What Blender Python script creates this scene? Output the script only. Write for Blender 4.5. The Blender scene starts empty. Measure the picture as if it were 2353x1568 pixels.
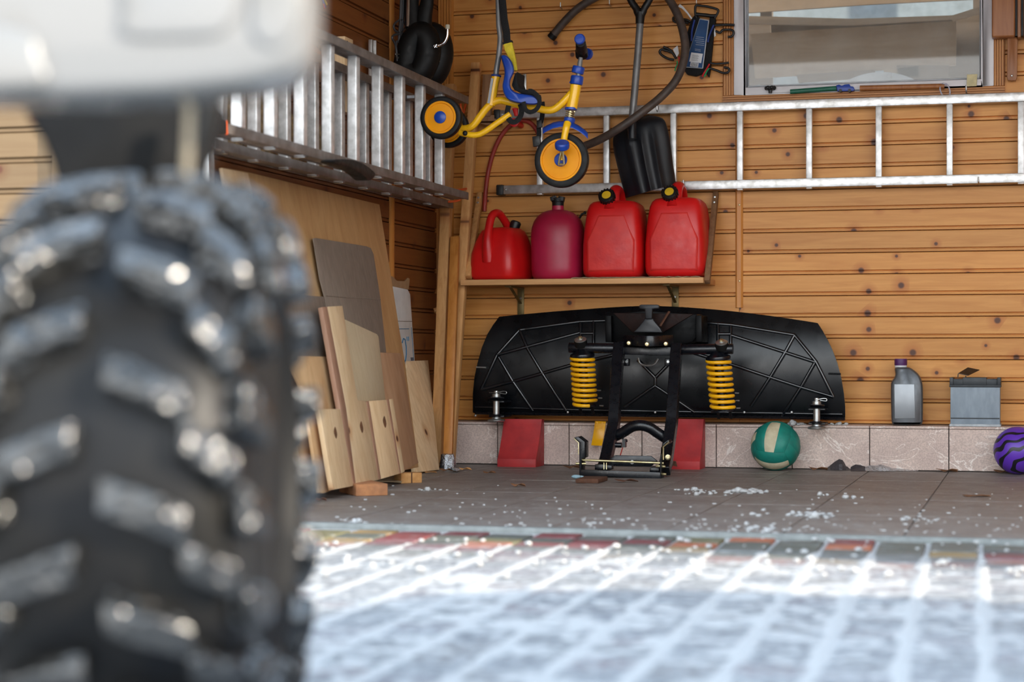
import bpy, bmesh, math, random
from mathutils import Vector, Matrix, noise
R = math.radians
V = Vector
random.seed(7)
sc = bpy.context.scene
col = sc.collection

# ------------------------------------------------------------------ camera, sky, sun, exposure
F, CX, HY, W_PX, H_PX = 4400.0, 1176.5, 815.0, 2353.0, 1568.0
YAW = math.atan((2370 - CX) / F)
FWD = V((-math.sin(YAW), math.cos(YAW), 0)); RGT = V((math.cos(YAW), math.sin(YAW), 0)); UP = V((0, 0, 1))
CAM = V((0, 0, 0.5))
cd = bpy.data.cameras.new('camera'); cam = bpy.data.objects.new('camera', cd); col.objects.link(cam)
cam.location = CAM; cam.rotation_euler = (R(90), 0, YAW)
cd.sensor_width = 36; cd.sensor_fit = 'HORIZONTAL'; cd.lens = F / W_PX * 36
cd.shift_y = (HY - H_PX / 2) / W_PX
cd.clip_start = 0.05; cd.clip_end = 200
cd.dof.use_dof = True; cd.dof.focus_distance = 8.1; cd.dof.aperture_fstop = cd.lens / 30.5
sc.camera = cam
sc.view_settings.view_transform = 'Standard'; sc.view_settings.look = 'None'
sc.view_settings.exposure = 2.0; sc.view_settings.gamma = 1.0; sc.view_settings.use_curve_mapping = False
sc.cycles.max_bounces = 10; sc.cycles.diffuse_bounces = 6; sc.cycles.glossy_bounces = 4
sc.cycles.caustics_reflective = False; sc.cycles.caustics_refractive = False

world = bpy.data.worlds.new('sky'); sc.world = world; world.use_nodes = True
wn = world.node_tree; wn.nodes.clear()
wo = wn.nodes.new('ShaderNodeOutputWorld'); wb = wn.nodes.new('ShaderNodeBackground')
tc = wn.nodes.new('ShaderNodeTexCoord'); sp = wn.nodes.new('ShaderNodeSeparateXYZ'); rp = wn.nodes.new('ShaderNodeValToRGB')
wn.links.new(tc.outputs['Generated'], sp.inputs[0]); wn.links.new(sp.outputs['Z'], rp.inputs[0]); wn.links.new(rp.outputs[0], wb.inputs[0]); wn.links.new(wb.outputs[0], wo.inputs[0])
for k_, (p_, c_) in enumerate(((0.0, (1.30, 1.26, 1.22)), (0.25, (1.04, 1.10, 1.13)), (1.0, (0.44, 0.64, 0.90)))):
    e_ = rp.color_ramp.elements[k_] if k_ < 2 else rp.color_ramp.elements.new(1.0)
    e_.position = p_; e_.color = (*c_, 1)
wb.inputs[1].default_value = 0.95

sd = bpy.data.lights.new('sun', 'SUN'); sun = bpy.data.objects.new('sun', sd); col.objects.link(sun)
SUN_EL = R(21); SUN_DIR = V((-0.955, 0.297, 0)).normalized()          # the way the sunlight travels on the ground
ldir = V((SUN_DIR.x * math.cos(SUN_EL), SUN_DIR.y * math.cos(SUN_EL), -math.sin(SUN_EL)))
sun.rotation_euler = ldir.to_track_quat('-Z', 'Y').to_euler(); sun.location = (6, 0, 6)
sd.energy = 2.5; sd.color = (1.0, 0.88, 0.72); sd.angle = R(0.9)

# ------------------------------------------------------------------ where things stand (garage axes: x along back wall, y into the garage)
WALL_Y, LEFT_X, TILE_Y, DOOR_Y = 8.57, -2.69, 8.37, 5.31
def ray(px, py):
    return FWD + RGT * ((px - CX) / F) + UP * ((HY - py) / F)
def plane_pt(px, py, p0, n):
    r = ray(px, py); t = (p0 - CAM).dot(n) / r.dot(n)
    return CAM + r * t
def B(px, py, d=0.0):                                  # point d metres in front of the wooden back wall
    return plane_pt(px, py, V((0, WALL_Y - d, 0)), V((0, 1, 0)))
def L(px, py, d=0.0):                                  # point d metres in front of the left wall
    return plane_pt(px, py, V((LEFT_X + d, 0, 0)), V((1, 0, 0)))
def G(px, py, z=0.0):                                  # point on a level at height z
    return plane_pt(px, py, V((0, 0, z)), V((0, 0, 1)))

# ------------------------------------------------------------------ materials
MATS = {}
def _new(name):
    m = bpy.data.materials.new(name); m.use_nodes = True
    n = m.node_tree.nodes; n.clear()
    o = n.new('ShaderNodeOutputMaterial'); b = n.new('ShaderNodeBsdfPrincipled')
    m.node_tree.links.new(b.outputs[0], o.inputs[0])
    MATS[name] = m
    return m, m.node_tree, b
def nd(t, kind, **kw):
    n = t.nodes.new(kind)
    for k, v in kw.items():
        if k.startswith('i_'): n.inputs[int(k[2:])].default_value = v
        else: setattr(n, k, v)
    return n
def lk(t, a, b): t.links.new(a, b)
def mixc(t, fac, a, b, mode='MIX'):
    m = nd(t, 'ShaderNodeMix', data_type='RGBA', blend_type=mode)
    for s, v in ((m.inputs[0], fac), (m.inputs[6], a), (m.inputs[7], b)):
        if hasattr(v, 'is_output'): lk(t, v, s)
        elif isinstance(v, (int, float)): s.default_value = v
        else: s.default_value = (*v[:3], 1)
    return m.outputs[2]
def ramp(t, fac, stops, interp='LINEAR'):
    r = nd(t, 'ShaderNodeValToRGB'); r.color_ramp.interpolation = interp
    e = r.color_ramp.elements
    while len(e) < len(stops): e.new(0.5)
    for k, (p, c) in enumerate(stops):
        e[k].position = p; e[k].color = (*c[:3], 1) if not isinstance(c, (int, float)) else (c, c, c, 1)
    if hasattr(fac, 'is_output'): lk(t, fac, r.inputs[0])
    return r.outputs[0]
def mth(t, op, a, b=0.0, clamp=False):
    m = nd(t, 'ShaderNodeMath', operation=op, use_clamp=clamp)
    for k, v in enumerate((a, b)):
        if hasattr(v, 'is_output'): lk(t, v, m.inputs[k])
        else: m.inputs[k].default_value = v
    return m.outputs[0]
def coords(t, scale=(1, 1, 1), rnd=True, rot=(0, 0, 0)):
    tc = nd(t, 'ShaderNodeTexCoord'); mp = nd(t, 'ShaderNodeMapping'); mp.inputs['Scale'].default_value = scale; mp.inputs['Rotation'].default_value = rot
    if rnd:
        oi = nd(t, 'ShaderNodeObjectInfo'); cx = nd(t, 'ShaderNodeCombineXYZ')
        for k, m in enumerate((37.0, 71.3, 53.7)): lk(t, mth(t, 'MULTIPLY', oi.outputs['Random'], m), cx.inputs[k])
        va = nd(t, 'ShaderNodeVectorMath', operation='ADD'); lk(t, tc.outputs['Object'], va.inputs[0]); lk(t, cx.outputs[0], va.inputs[1])
        lk(t, va.outputs[0], mp.inputs[0])
    else: lk(t, tc.outputs['Object'], mp.inputs[0])
    return mp.outputs[0]
def noi(t, vec, scale, detail=3.0, rough=0.55, dist=0.0):
    n = nd(t, 'ShaderNodeTexNoise'); lk(t, vec, n.inputs['Vector'])
    n.inputs['Scale'].default_value = scale; n.inputs['Detail'].default_value = detail; n.inputs['Roughness'].default_value = rough; n.inputs['Distortion'].default_value = dist
    return n.outputs['Fac']
def bump(t, b, h, strength=0.3, dist=0.01):
    bp = nd(t, 'ShaderNodeBump'); bp.inputs['Strength'].default_value = strength; bp.inputs['Distance'].default_value = dist
    lk(t, h, bp.inputs['Height']); lk(t, bp.outputs[0], b.inputs['Normal'])

def plain(name, c, rough=0.5, metal=0.0, c2=None, scale=20.0, bmp=0.1, spec=0.5, coat=0.0, stretch=(1, 1, 1), lo=0.35, hi=0.65):
    m, t, b = _new(name)
    v = coords(t, stretch)
    n = noi(t, v, scale, 4.0)
    c2 = c2 or tuple(x * 0.78 for x in c)
    lk(t, ramp(t, n, [(lo, c2), (hi, c)]), b.inputs['Base Color'])
    lk(t, ramp(t, noi(t, v, scale * 1.7), [(0.3, min(1, rough * 1.25)), (0.7, rough * 0.85)]), b.inputs['Roughness'])
    b.inputs['Metallic'].default_value = metal; b.inputs['Specular IOR Level'].default_value = spec
    b.inputs['Coat Weight'].default_value = coat
    if bmp: bump(t, b, noi(t, v, scale * 3, 3.0), bmp, 0.004)
    return m

def wood(name, light, dark, grain=(0, 1, 1), knots=0.0, rough=0.5, gscale=1.0, knot_c=(0.085, 0.026, 0.010), spec=0.4, vary=0.22):
    """grain: 0 along the axis the fibres run, 1 across."""
    m, t, b = _new(name)
    sc3 = tuple(3.0 if g == 0 else 45.0 * gscale for g in grain)
    v = coords(t, sc3)
    kx, ky = ('X', 'Z') if grain[0] == 0 else ('Y', 'Z')
    ks = nd(t, 'ShaderNodeSeparateXYZ'); lk(t, coords(t), ks.inputs[0]); kc = nd(t, 'ShaderNodeCombineXYZ')
    lk(t, ks.outputs[kx], kc.inputs[0]); lk(t, ks.outputs[ky], kc.inputs[1]); vk = kc.outputs[0]
    f = noi(t, v, 1.0, 5.0, 0.6, 0.6)
    broad = noi(t, coords(t, tuple(0.9 if g == 0 else 9.0 for g in grain)), 1.0, 2.0)
    c = ramp(t, f, [(0.3, dark), (0.62, light)])
    c = mixc(t, mth(t, 'MULTIPLY', broad, 0.55), c, tuple(x * y for x, y in zip(light, (0.86, 0.72, 0.55))))
    oi = nd(t, 'ShaderNodeObjectInfo')
    hs = nd(t, 'ShaderNodeHueSaturation'); lk(t, mth(t, 'ADD', mth(t, 'MULTIPLY', oi.outputs['Random'], vary), 1.0 - vary / 2), hs.inputs['Value']); lk(t, c, hs.inputs['Color'])
    c = hs.outputs[0]
    h = f
    if knots:
        vo = nd(t, 'ShaderNodeTexVoronoi', voronoi_dimensions='2D'); lk(t, vk, vo.inputs['Vector']); vo.inputs['Scale'].default_value = 7.0
        sep = nd(t, 'ShaderNodeSeparateColor'); lk(t, vo.outputs['Color'], sep.inputs[0])
        keep = mth(t, 'GREATER_THAN', sep.outputs[0], 1.0 - knots)
        size = mth(t, 'ADD', mth(t, 'MULTIPLY', sep.outputs[1], 0.085), 0.05)
        q = mth(t, 'DIVIDE', vo.outputs['Distance'], size)
        core = mth(t, 'MULTIPLY', ramp(t, q, [(0.55, 1.0), (1.0, 0.0)]), keep)
        halo = mth(t, 'MULTIPLY', ramp(t, mth(t, 'MULTIPLY', q, 0.3), [(0.15, 0.75), (0.9, 0.0)]), keep)
        c = mixc(t, halo, c, tuple(x * y for x, y in zip(dark, (0.75, 0.5, 0.35))))
        c = mixc(t, core, c, knot_c)
    lk(t, c, b.inputs['Base Color'])
    b.inputs['Roughness'].default_value = rough; b.inputs['Specular IOR Level'].default_value = spec
    bump(t, b, h, 0.12, 0.003)
    return m

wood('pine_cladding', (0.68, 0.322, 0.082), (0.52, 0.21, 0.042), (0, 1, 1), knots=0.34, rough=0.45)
wood('pine_cladding_shaded', (0.235, 0.082, 0.021), (0.155, 0.048, 0.010), (0, 1, 1), knots=0.3, rough=0.5)  # same pine as the back wall, left wall's shade put into the colour
wood('varnished_trim', (0.55, 0.235, 0.055), (0.38, 0.14, 0.025), (1, 1, 0), rough=0.4)
wood('varnished_trim_level', (0.55, 0.235, 0.055), (0.38, 0.14, 0.025), (0, 1, 1), rough=0.4)
wood('facade_wood', (0.18, 0.12, 0.06), (0.145, 0.09, 0.043), (0, 1, 1), knots=0.3, rough=0.6)
wood('timber', (0.60, 0.33, 0.13), (0.42, 0.205, 0.07), (1, 1, 0), knots=0.2, rough=0.65, gscale=1.6)
wood('timber_old', (0.26, 0.14, 0.07), (0.15, 0.075, 0.035), (1, 1, 0), rough=0.7, gscale=1.6)
wood('shelf_wood', (0.60, 0.34, 0.15), (0.45, 0.23, 0.09), (0, 1, 1), rough=0.6)
wood('plywood', (0.62, 0.40, 0.19), (0.46, 0.265, 0.115), (1, 0.6, 0), rough=0.6, gscale=0.35)
wood('plywood_pale', (0.66, 0.45, 0.25), (0.50, 0.30, 0.145), (1, 0.6, 0), rough=0.6, gscale=0.4)
wood('plywood_brown', (0.40, 0.245, 0.145), (0.30, 0.165, 0.09), (1, 0.6, 0), rough=0.65, gscale=0.5)
wood('pale_board', (0.80, 0.615, 0.39), (0.62, 0.43, 0.245), (1, 1, 0), knots=0.16, rough=0.6, gscale=0.8)
wood('pink_strip', (0.42, 0.25, 0.17), (0.33, 0.18, 0.12), (1, 1, 0), rough=0.6)
wood('veneer', (0.54, 0.455, 0.315), (0.46, 0.375, 0.25), (1, 1, 0), rough=0.55, gscale=1.2)
wood('walnut', (0.36, 0.15, 0.055), (0.22, 0.08, 0.028), (1, 1, 0), rough=0.4)
wood('stored_board', (0.36, 0.26, 0.18), (0.27, 0.185, 0.12), (0, 1, 1), rough=0.7, gscale=0.5)
wood('stored_board_dark', (0.20, 0.15, 0.115), (0.13, 0.10, 0.08), (0, 1, 1), rough=0.7, gscale=0.5)
plain('cardboard', (0.235, 0.185, 0.145), 0.85, c2=(0.20, 0.155, 0.12), scale=9, stretch=(6, 6, 1), bmp=0.15)
plain('white_carton', (0.62, 0.62, 0.60), 0.7, c2=(0.50, 0.50, 0.49), scale=8)
plain('carton_flap', (0.36, 0.22, 0.11), 0.85, scale=12)
plain('ink_blue', (0.03, 0.16, 0.30), 0.6)
plain('coarse_board', (0.36, 0.24, 0.11), 0.95, c2=(0.12, 0.075, 0.03), scale=55, bmp=0.9)
plain('wood_end', (0.62, 0.33, 0.12), 0.8, c2=(0.45, 0.2, 0.06), scale=30)
plain('concrete', (0.30, 0.27, 0.25), 0.9, c2=(0.22, 0.2, 0.19), scale=6, bmp=0.3)
plain('grout', (0.10, 0.09, 0.085), 0.95, scale=40)
plain('render_dark', (0.10, 0.05, 0.025), 0.9)
plain('ceiling_paint', (0.45, 0.30, 0.17), 0.8, scale=3)
plain('aluminium', (0.74, 0.74, 0.74), 0.38, 0.85, c2=(0.50, 0.49, 0.47), scale=26, bmp=0.15, stretch=(1, 1, 1))
plain('aluminium_dull', (0.22, 0.195, 0.18), 0.45, 0.3, c2=(0.13, 0.105, 0.09), scale=14, bmp=0.15)
plain('aluminium_rung', (0.80, 0.80, 0.80), 0.42, 0.6, c2=(0.55, 0.55, 0.54), scale=30, bmp=0.12)
plain('zinc', (0.55, 0.56, 0.55), 0.35, 0.9, scale=40)
plain('brass_zinc', (0.68, 0.60, 0.36), 0.32, 0.9, c2=(0.5, 0.42, 0.22), scale=30)
plain('chrome', (0.85, 0.86, 0.88), 0.12, 1.0, bmp=0)
plain('olive_steel', (0.20, 0.145, 0.055), 0.4, 0.5, scale=20)
plain('black_paint', (0.0025, 0.0035, 0.006), 0.28, c2=(0.004, 0.005, 0.008), scale=30, bmp=0.08, spec=0.5)
plain('blade_plastic', (0.0008, 0.0014, 0.0026), 0.27, c2=(0.0014, 0.002, 0.0034), scale=8, bmp=0.05, spec=0.45)
plain('rib_plastic', (0.004, 0.006, 0.009), 0.2, scale=30, bmp=0, spec=0.9)
plain('black_plastic', (0.005, 0.005, 0.0055), 0.45, scale=20, bmp=0.05)
plain('black_rubber', (0.004, 0.004, 0.004), 0.5, c2=(0.006, 0.0055, 0.0055), scale=25, bmp=0.1, spec=0.25)
plain('black_web', (0.004, 0.004, 0.0045), 0.85, scale=200, bmp=0.4)
plain('shovel_plastic', (0.007, 0.009, 0.013), 0.40, c2=(0.018, 0.019, 0.021), scale=9, bmp=0.08, lo=0.2, hi=0.5)
plain('grey_tube', (0.20, 0.20, 0.20), 0.4, 0.3, scale=20)
plain('cable_grey', (0.06, 0.06, 0.065), 0.5)
plain('yellow_paint', (0.95, 0.53, 0.010), 0.28, c2=(0.88, 0.46, 0.008), scale=10, bmp=0.03, spec=0.6)
plain('yellow_spring', (0.95, 0.49, 0.008), 0.32, c2=(0.85, 0.41, 0.006), scale=16, bmp=0.05)
plain('orange_disc', (0.88, 0.35, 0.002), 0.5, c2=(0.78, 0.28, 0.002), scale=8, bmp=0.04, spec=0.25)
plain('yellow_cloth', (0.72, 0.55, 0.03), 0.8, scale=60, bmp=0.3)
plain('yellow_cap', (0.75, 0.48, 0.02), 0.45)
plain('blue_plastic', (0.010, 0.062, 0.40), 0.33, c2=(0.008, 0.045, 0.30), scale=9, bmp=0.03)
plain('blue_band', (0.01, 0.04, 0.24), 0.6)
plain('red_plastic', (0.64, 0.010, 0.010), 0.36, c2=(0.52, 0.006, 0.008), scale=6, bmp=0.06, spec=0.45)
plain('red_panel_lit', (0.66, 0.030, 0.024), 0.46, c2=(0.56, 0.018, 0.018), scale=14, bmp=0.25)  # can red made paler: light on the flat front put into the colour
plain('pink_red_plastic', (0.42, 0.012, 0.055), 0.38, c2=(0.33, 0.008, 0.038), scale=6, bmp=0.06)
plain('chock_red', (0.46, 0.028, 0.03), 0.6, c2=(0.30, 0.018, 0.022), scale=11, bmp=0.3, lo=0.3, hi=0.6)
plain('red_hose', (0.34, 0.03, 0.018), 0.5, scale=14)
plain('brown_hose', (0.085, 0.06, 0.048), 0.5, c2=(0.05, 0.036, 0.03), scale=30)
plain('orange_hook', (0.72, 0.10, 0.015), 0.5)
plain('red_cord', (0.55, 0.01, 0.015), 0.6); plain('green_cord', (0.0, 0.30, 0.10), 0.6)
plain('window_white', (0.70, 0.68, 0.70), 0.4, c2=(0.60, 0.585, 0.60), scale=7, bmp=0.05, lo=0.25, hi=0.5)
plain('white_label', (0.72, 0.73, 0.74), 0.6, c2=(0.62, 0.63, 0.65), scale=30)
plain('card_blue', (0.002, 0.06, 0.19), 0.6, c2=(0.002, 0.04, 0.13), scale=10)
plain('card_grey', (0.45, 0.47, 0.50), 0.5)
plain('print_dim', (0.10, 0.12, 0.15), 0.6); plain('print_black', (0.02, 0.02, 0.02), 0.6)
plain('bottle_grey', (0.115, 0.125, 0.14), 0.34, 0.45, c2=(0.10, 0.11, 0.12), scale=50, bmp=0.05)
plain('bottle_label', (0.30, 0.32, 0.345), 0.36, 0.45, c2=(0.26, 0.28, 0.30), scale=8, bmp=0.03)
plain('purple_cap', (0.085, 0.018, 0.12), 0.45)
plain('battery_grey', (0.25, 0.305, 0.36), 0.55, c2=(0.20, 0.245, 0.29), scale=12, stretch=(3, 3, 1))
plain('battery_lid', (0.022, 0.028, 0.034), 0.5)
plain('battery_foot', (0.46, 0.50, 0.53), 0.6, c2=(0.3, 0.33, 0.36), scale=30)
plain('battery_flap', (0.018, 0.012, 0.010), 0.5)
plain('ball_green', (0.005, 0.215, 0.165), 0.5, c2=(0.004, 0.15, 0.12), scale=18, bmp=0.3)
plain('ball_cream', (0.60, 0.54, 0.38), 0.6, c2=(0.44, 0.38, 0.25), scale=18, bmp=0.3)
plain('leaf_brown', (0.20, 0.085, 0.035), 0.8, c2=(0.11, 0.05, 0.022), scale=40)
plain('bag_dark', (0.05, 0.045, 0.05), 0.3, scale=30, bmp=0.5); plain('bag_silver', (0.65, 0.67, 0.70), 0.25, 0.8, scale=60, bmp=1.0)
plain('foil', (0.70, 0.74, 0.80), 0.25, 0.95, scale=70, bmp=1.0)
plain('pale_blue_rag', (0.30, 0.45, 0.52), 0.9, scale=60, bmp=0.6)
plain('rust', (0.10, 0.04, 0.02), 0.85, scale=40, bmp=0.5)
plain('guard_dark', (0.010, 0.004, 0.0035), 0.5, c2=(0.018, 0.006, 0.004), scale=30, spec=0.15)
plain('housing_black', (0.0015, 0.0018, 0.0025), 0.45, scale=30, bmp=0.05, spec=0.15)
plain('brick_orange', (0.50, 0.22, 0.09), 0.9, c2=(0.34, 0.15, 0.07), scale=25, bmp=0.6)
plain('paper_tan', (0.36, 0.27, 0.17), 0.85, scale=20)
plain('foam_cream', (0.66, 0.58, 0.34), 0.9, scale=40)
plain('green_tube', (0.012, 0.14, 0.085), 0.45, c2=(0.012, 0.1, 0.06), scale=30)
plain('cord_purple', (0.28, 0.25, 0.36), 0.7, c2=(0.62, 0.62, 0.66), scale=160)
plain('ivory_cap', (0.62, 0.56, 0.42), 0.5)
plain('galvanised', (0.55, 0.62, 0.66), 0.5, 0.3, c2=(0.48, 0.55, 0.58), scale=30)
plain('tin', (0.62, 0.64, 0.66), 0.3, 0.4, scale=8)
plain('atv_white', (0.155, 0.155, 0.153), 0.26, c2=(0.12, 0.112, 0.098), scale=5, bmp=0.03, spec=0.6, coat=0.3, lo=0.3, hi=0.5)
plain('atv_black', (0.003, 0.0032, 0.0038), 0.6, c2=(0.006, 0.0055, 0.005), scale=9, spec=0.25)
plain('tyre_rubber', (0.0035, 0.004, 0.0055), 0.40, c2=(0.011, 0.010, 0.0085), scale=7, bmp=0.25, spec=0.2)
plain('lug_rubber', (0.018, 0.018, 0.017), 0.16, c2=(0.008, 0.008, 0.008), scale=13, bmp=0, spec=0.9)
_t = MATS['lug_rubber'].node_tree; bump(_t, [n for n in _t.nodes if n.type == 'BSDF_PRINCIPLED'][0], noi(_t, coords(_t), 26, 2.0), 1.0, 0.03)
plain('strap_beige', (0.46, 0.38, 0.27), 0.85, scale=80, bmp=0.3)
plain('threshold_strip', (0.22, 0.235, 0.225), 0.55, c2=(0.16, 0.17, 0.165), scale=30)

def snow_mat():
    m, t, b = _new('snow')
    v = coords(t, rnd=False)
    b.inputs['Base Color'].default_value = (0.44, 0.44, 0.435, 1); b.inputs['Roughness'].default_value = 0.6
    bump(t, b, noi(t, v, 160, 4), 0.6, 0.004)
snow_mat()

def tile_mat(name, c1, c2, vein, dirt):
    m, t, b = _new(name)
    v = coords(t)
    fine = noi(t, v, 160, 3, 0.7); mid = noi(t, v, 9, 4)
    c = ramp(t, mid, [(0.35, c2), (0.65, c1)])
    c = mixc(t, ramp(t, fine, [(0.38, 0.55), (0.62, 0.0)]), c, tuple(x * 0.55 for x in c2))
    if vein:
        w = noi(t, coords(t, (1, 1, 1.7), rot=(0, 0.6, 0)), 5, 5, 0.5, 1.2)
        line = ramp(t, mth(t, 'ABSOLUTE', mth(t, 'SUBTRACT', w, 0.5)), [(0.0, 0.8), (0.011, 0.0)])
        c = mixc(t, line, c, vein)
    if dirt:
        d = noi(t, coords(t, (1.0, 1.0, 1.0), rnd=False), 7, 6, 0.65)
        c = mixc(t, ramp(t, d, [(0.52, 0.0), (0.70, 0.55)]), c, dirt)
        g = noi(t, coords(t, (1.0, 1.6, 1.0)), 26, 4, 0.6)
        c = mixc(t, ramp(t, g, [(0.60, 0.0), (0.72, 0.7)]), c, (0.50, 0.50, 0.51))
    lk(t, c, b.inputs['Base Color'])
    b.inputs['Roughness'].default_value = 0.5
    bump(t, b, fine, 0.1, 0.002)
tile_mat('floor_tile', (0.27, 0.242, 0.22), (0.20, 0.172, 0.155), None, (0.11, 0.07, 0.055))
tile_mat('plinth_tile', (0.68, 0.535, 0.465), (0.56, 0.43, 0.38), (0.85, 0.78, 0.72), None)

def paver_mat():
    m, t, b = _new('paver')
    oi = nd(t, 'ShaderNodeObjectInfo')
    c = ramp(t, oi.outputs['Random'], [(0.0, (0.10, 0.115, 0.10)), (0.2, (0.19, 0.045, 0.05)), (0.34, (0.30, 0.20, 0.08)), (0.5, (0.115, 0.125, 0.11)),
                                       (0.64, (0.42, 0.13, 0.065)), (0.78, (0.16, 0.155, 0.085)), (0.9, (0.085, 0.10, 0.105))], 'CONSTANT')
    v = coords(t)
    n = noi(t, v, 40, 4)
    c = mixc(t, ramp(t, n, [(0.4, 0.35), (0.6, 0.0)]), c, (0.09, 0.085, 0.08))
    # rime: thin white frost, swept away next to the garage
    ge = nd(t, 'ShaderNodeNewGeometry'); sx = nd(t, 'ShaderNodeSeparateXYZ'); lk(t, ge.outputs['Position'], sx.inputs[0])
    far = mth(t, 'MULTIPLY', mth(t, 'SUBTRACT', 4.98, sx.outputs[1]), 2.2, True)
    c = mixc(t, mth(t, 'MULTIPLY', far, 0.82), c, (0.10, 0.115, 0.135))
    fr = noi(t, ge.outputs['Position'], 38, 6, 0.7)
    am = mth(t, 'MULTIPLY', far, ramp(t, fr, [(0.40, 0.12), (0.57, 0.95)]))
    c = mixc(t, ramp(t, noi(t, v, 24, 5, 0.65), [(0.56, 0.0), (0.70, 0.5)]), c, (0.38, 0.40, 0.41))
    c = mixc(t, am, c, (0.35, 0.36, 0.37))
    lk(t, c, b.inputs['Base Color']); b.inputs['Roughness'].default_value = 0.5
    bump(t, b, n, 0.3, 0.004)
paver_mat()

def zebra_mat():
    m, t, b = _new('zebra_purple')
    v = coords(t, rnd=False, rot=(0.5, 0.3, 0.2))
    w = nd(t, 'ShaderNodeTexWave', wave_type='BANDS', bands_direction='Z'); lk(t, v, w.inputs[0])
    w.inputs['Scale'].default_value = 7.5; w.inputs['Distortion'].default_value = 7.0; w.inputs['Detail'].default_value = 1.0; w.inputs['Detail Scale'].default_value = 1.3
    c = mixc(t, ramp(t, w.outputs['Fac'], [(0.24, 1.0), (0.30, 0.0)]), (0.105, 0.03, 0.40), (0.008, 0.008, 0.012))
    lk(t, c, b.inputs['Base Color']); b.inputs['Roughness'].default_value = 0.4
zebra_mat()

def glass_mat():
    m, t, b = _new('window_glass')
    n = t.nodes; n.remove(b)
    o = [x for x in n if x.type == 'OUTPUT_MATERIAL'][0]
    tr = nd(t, 'ShaderNodeBsdfTransparent'); tr.inputs[0].default_value = (0.88, 0.90, 0.90, 1)
    gl = nd(t, 'ShaderNodeBsdfGlossy'); gl.inputs['Roughness'].default_value = 0.03
    df = nd(t, 'ShaderNodeBsdfDiffuse'); df.inputs[0].default_value = (0.55, 0.52, 0.47, 1)
    fr = nd(t, 'ShaderNodeFresnel'); fr.inputs[0].default_value = 1.5
    m1 = nd(t, 'ShaderNodeMixShader'); lk(t, fr.outputs[0], m1.inputs[0]); lk(t, tr.outputs[0], m1.inputs[1]); lk(t, gl.outputs[0], m1.inputs[2])
    m2 = nd(t, 'ShaderNodeMixShader'); lk(t, ramp(t, noi(t, coords(t), 9, 5), [(0.3, 0.06), (0.8, 0.20)]), m2.inputs[0]); lk(t, m1.outputs[0], m2.inputs[1]); lk(t, df.outputs[0], m2.inputs[2])
    lk(t, m2.outputs[0], o.inputs[0])
glass_mat()

# ------------------------------------------------------------------ mesh builder
def frame_of(d, ref=None):
    d = d.normalized(); ref = ref or V((0, 0, 1))
    if abs(d.dot(ref)) > 0.97: ref = V((0, 1, 0)) if abs(d.y) < 0.9 else V((1, 0, 0))
    s = d.cross(ref).normalized(); u = s.cross(d).normalized()
    return s, u
def spline(pts, n=6, closed=False):
    pts = [V(p) for p in pts]; out = []; N = len(pts)
    for i in range(N if closed else N - 1):
        if closed: p0, p1, p2, p3 = (pts[(i + k - 1) % N] for k in range(4))
        else: p0, p1, p2, p3 = pts[max(i - 1, 0)], pts[i], pts[i + 1], pts[min(i + 2, N - 1)]
        for k in range(n):
            t = k / n
            out.append(0.5 * ((2 * p1) + (p2 - p0) * t + (2 * p0 - 5 * p1 + 4 * p2 - p3) * t * t + (3 * p1 - p0 - 3 * p2 + p3) * t ** 3))
    if not closed: out.append(pts[-1])
    return out
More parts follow.
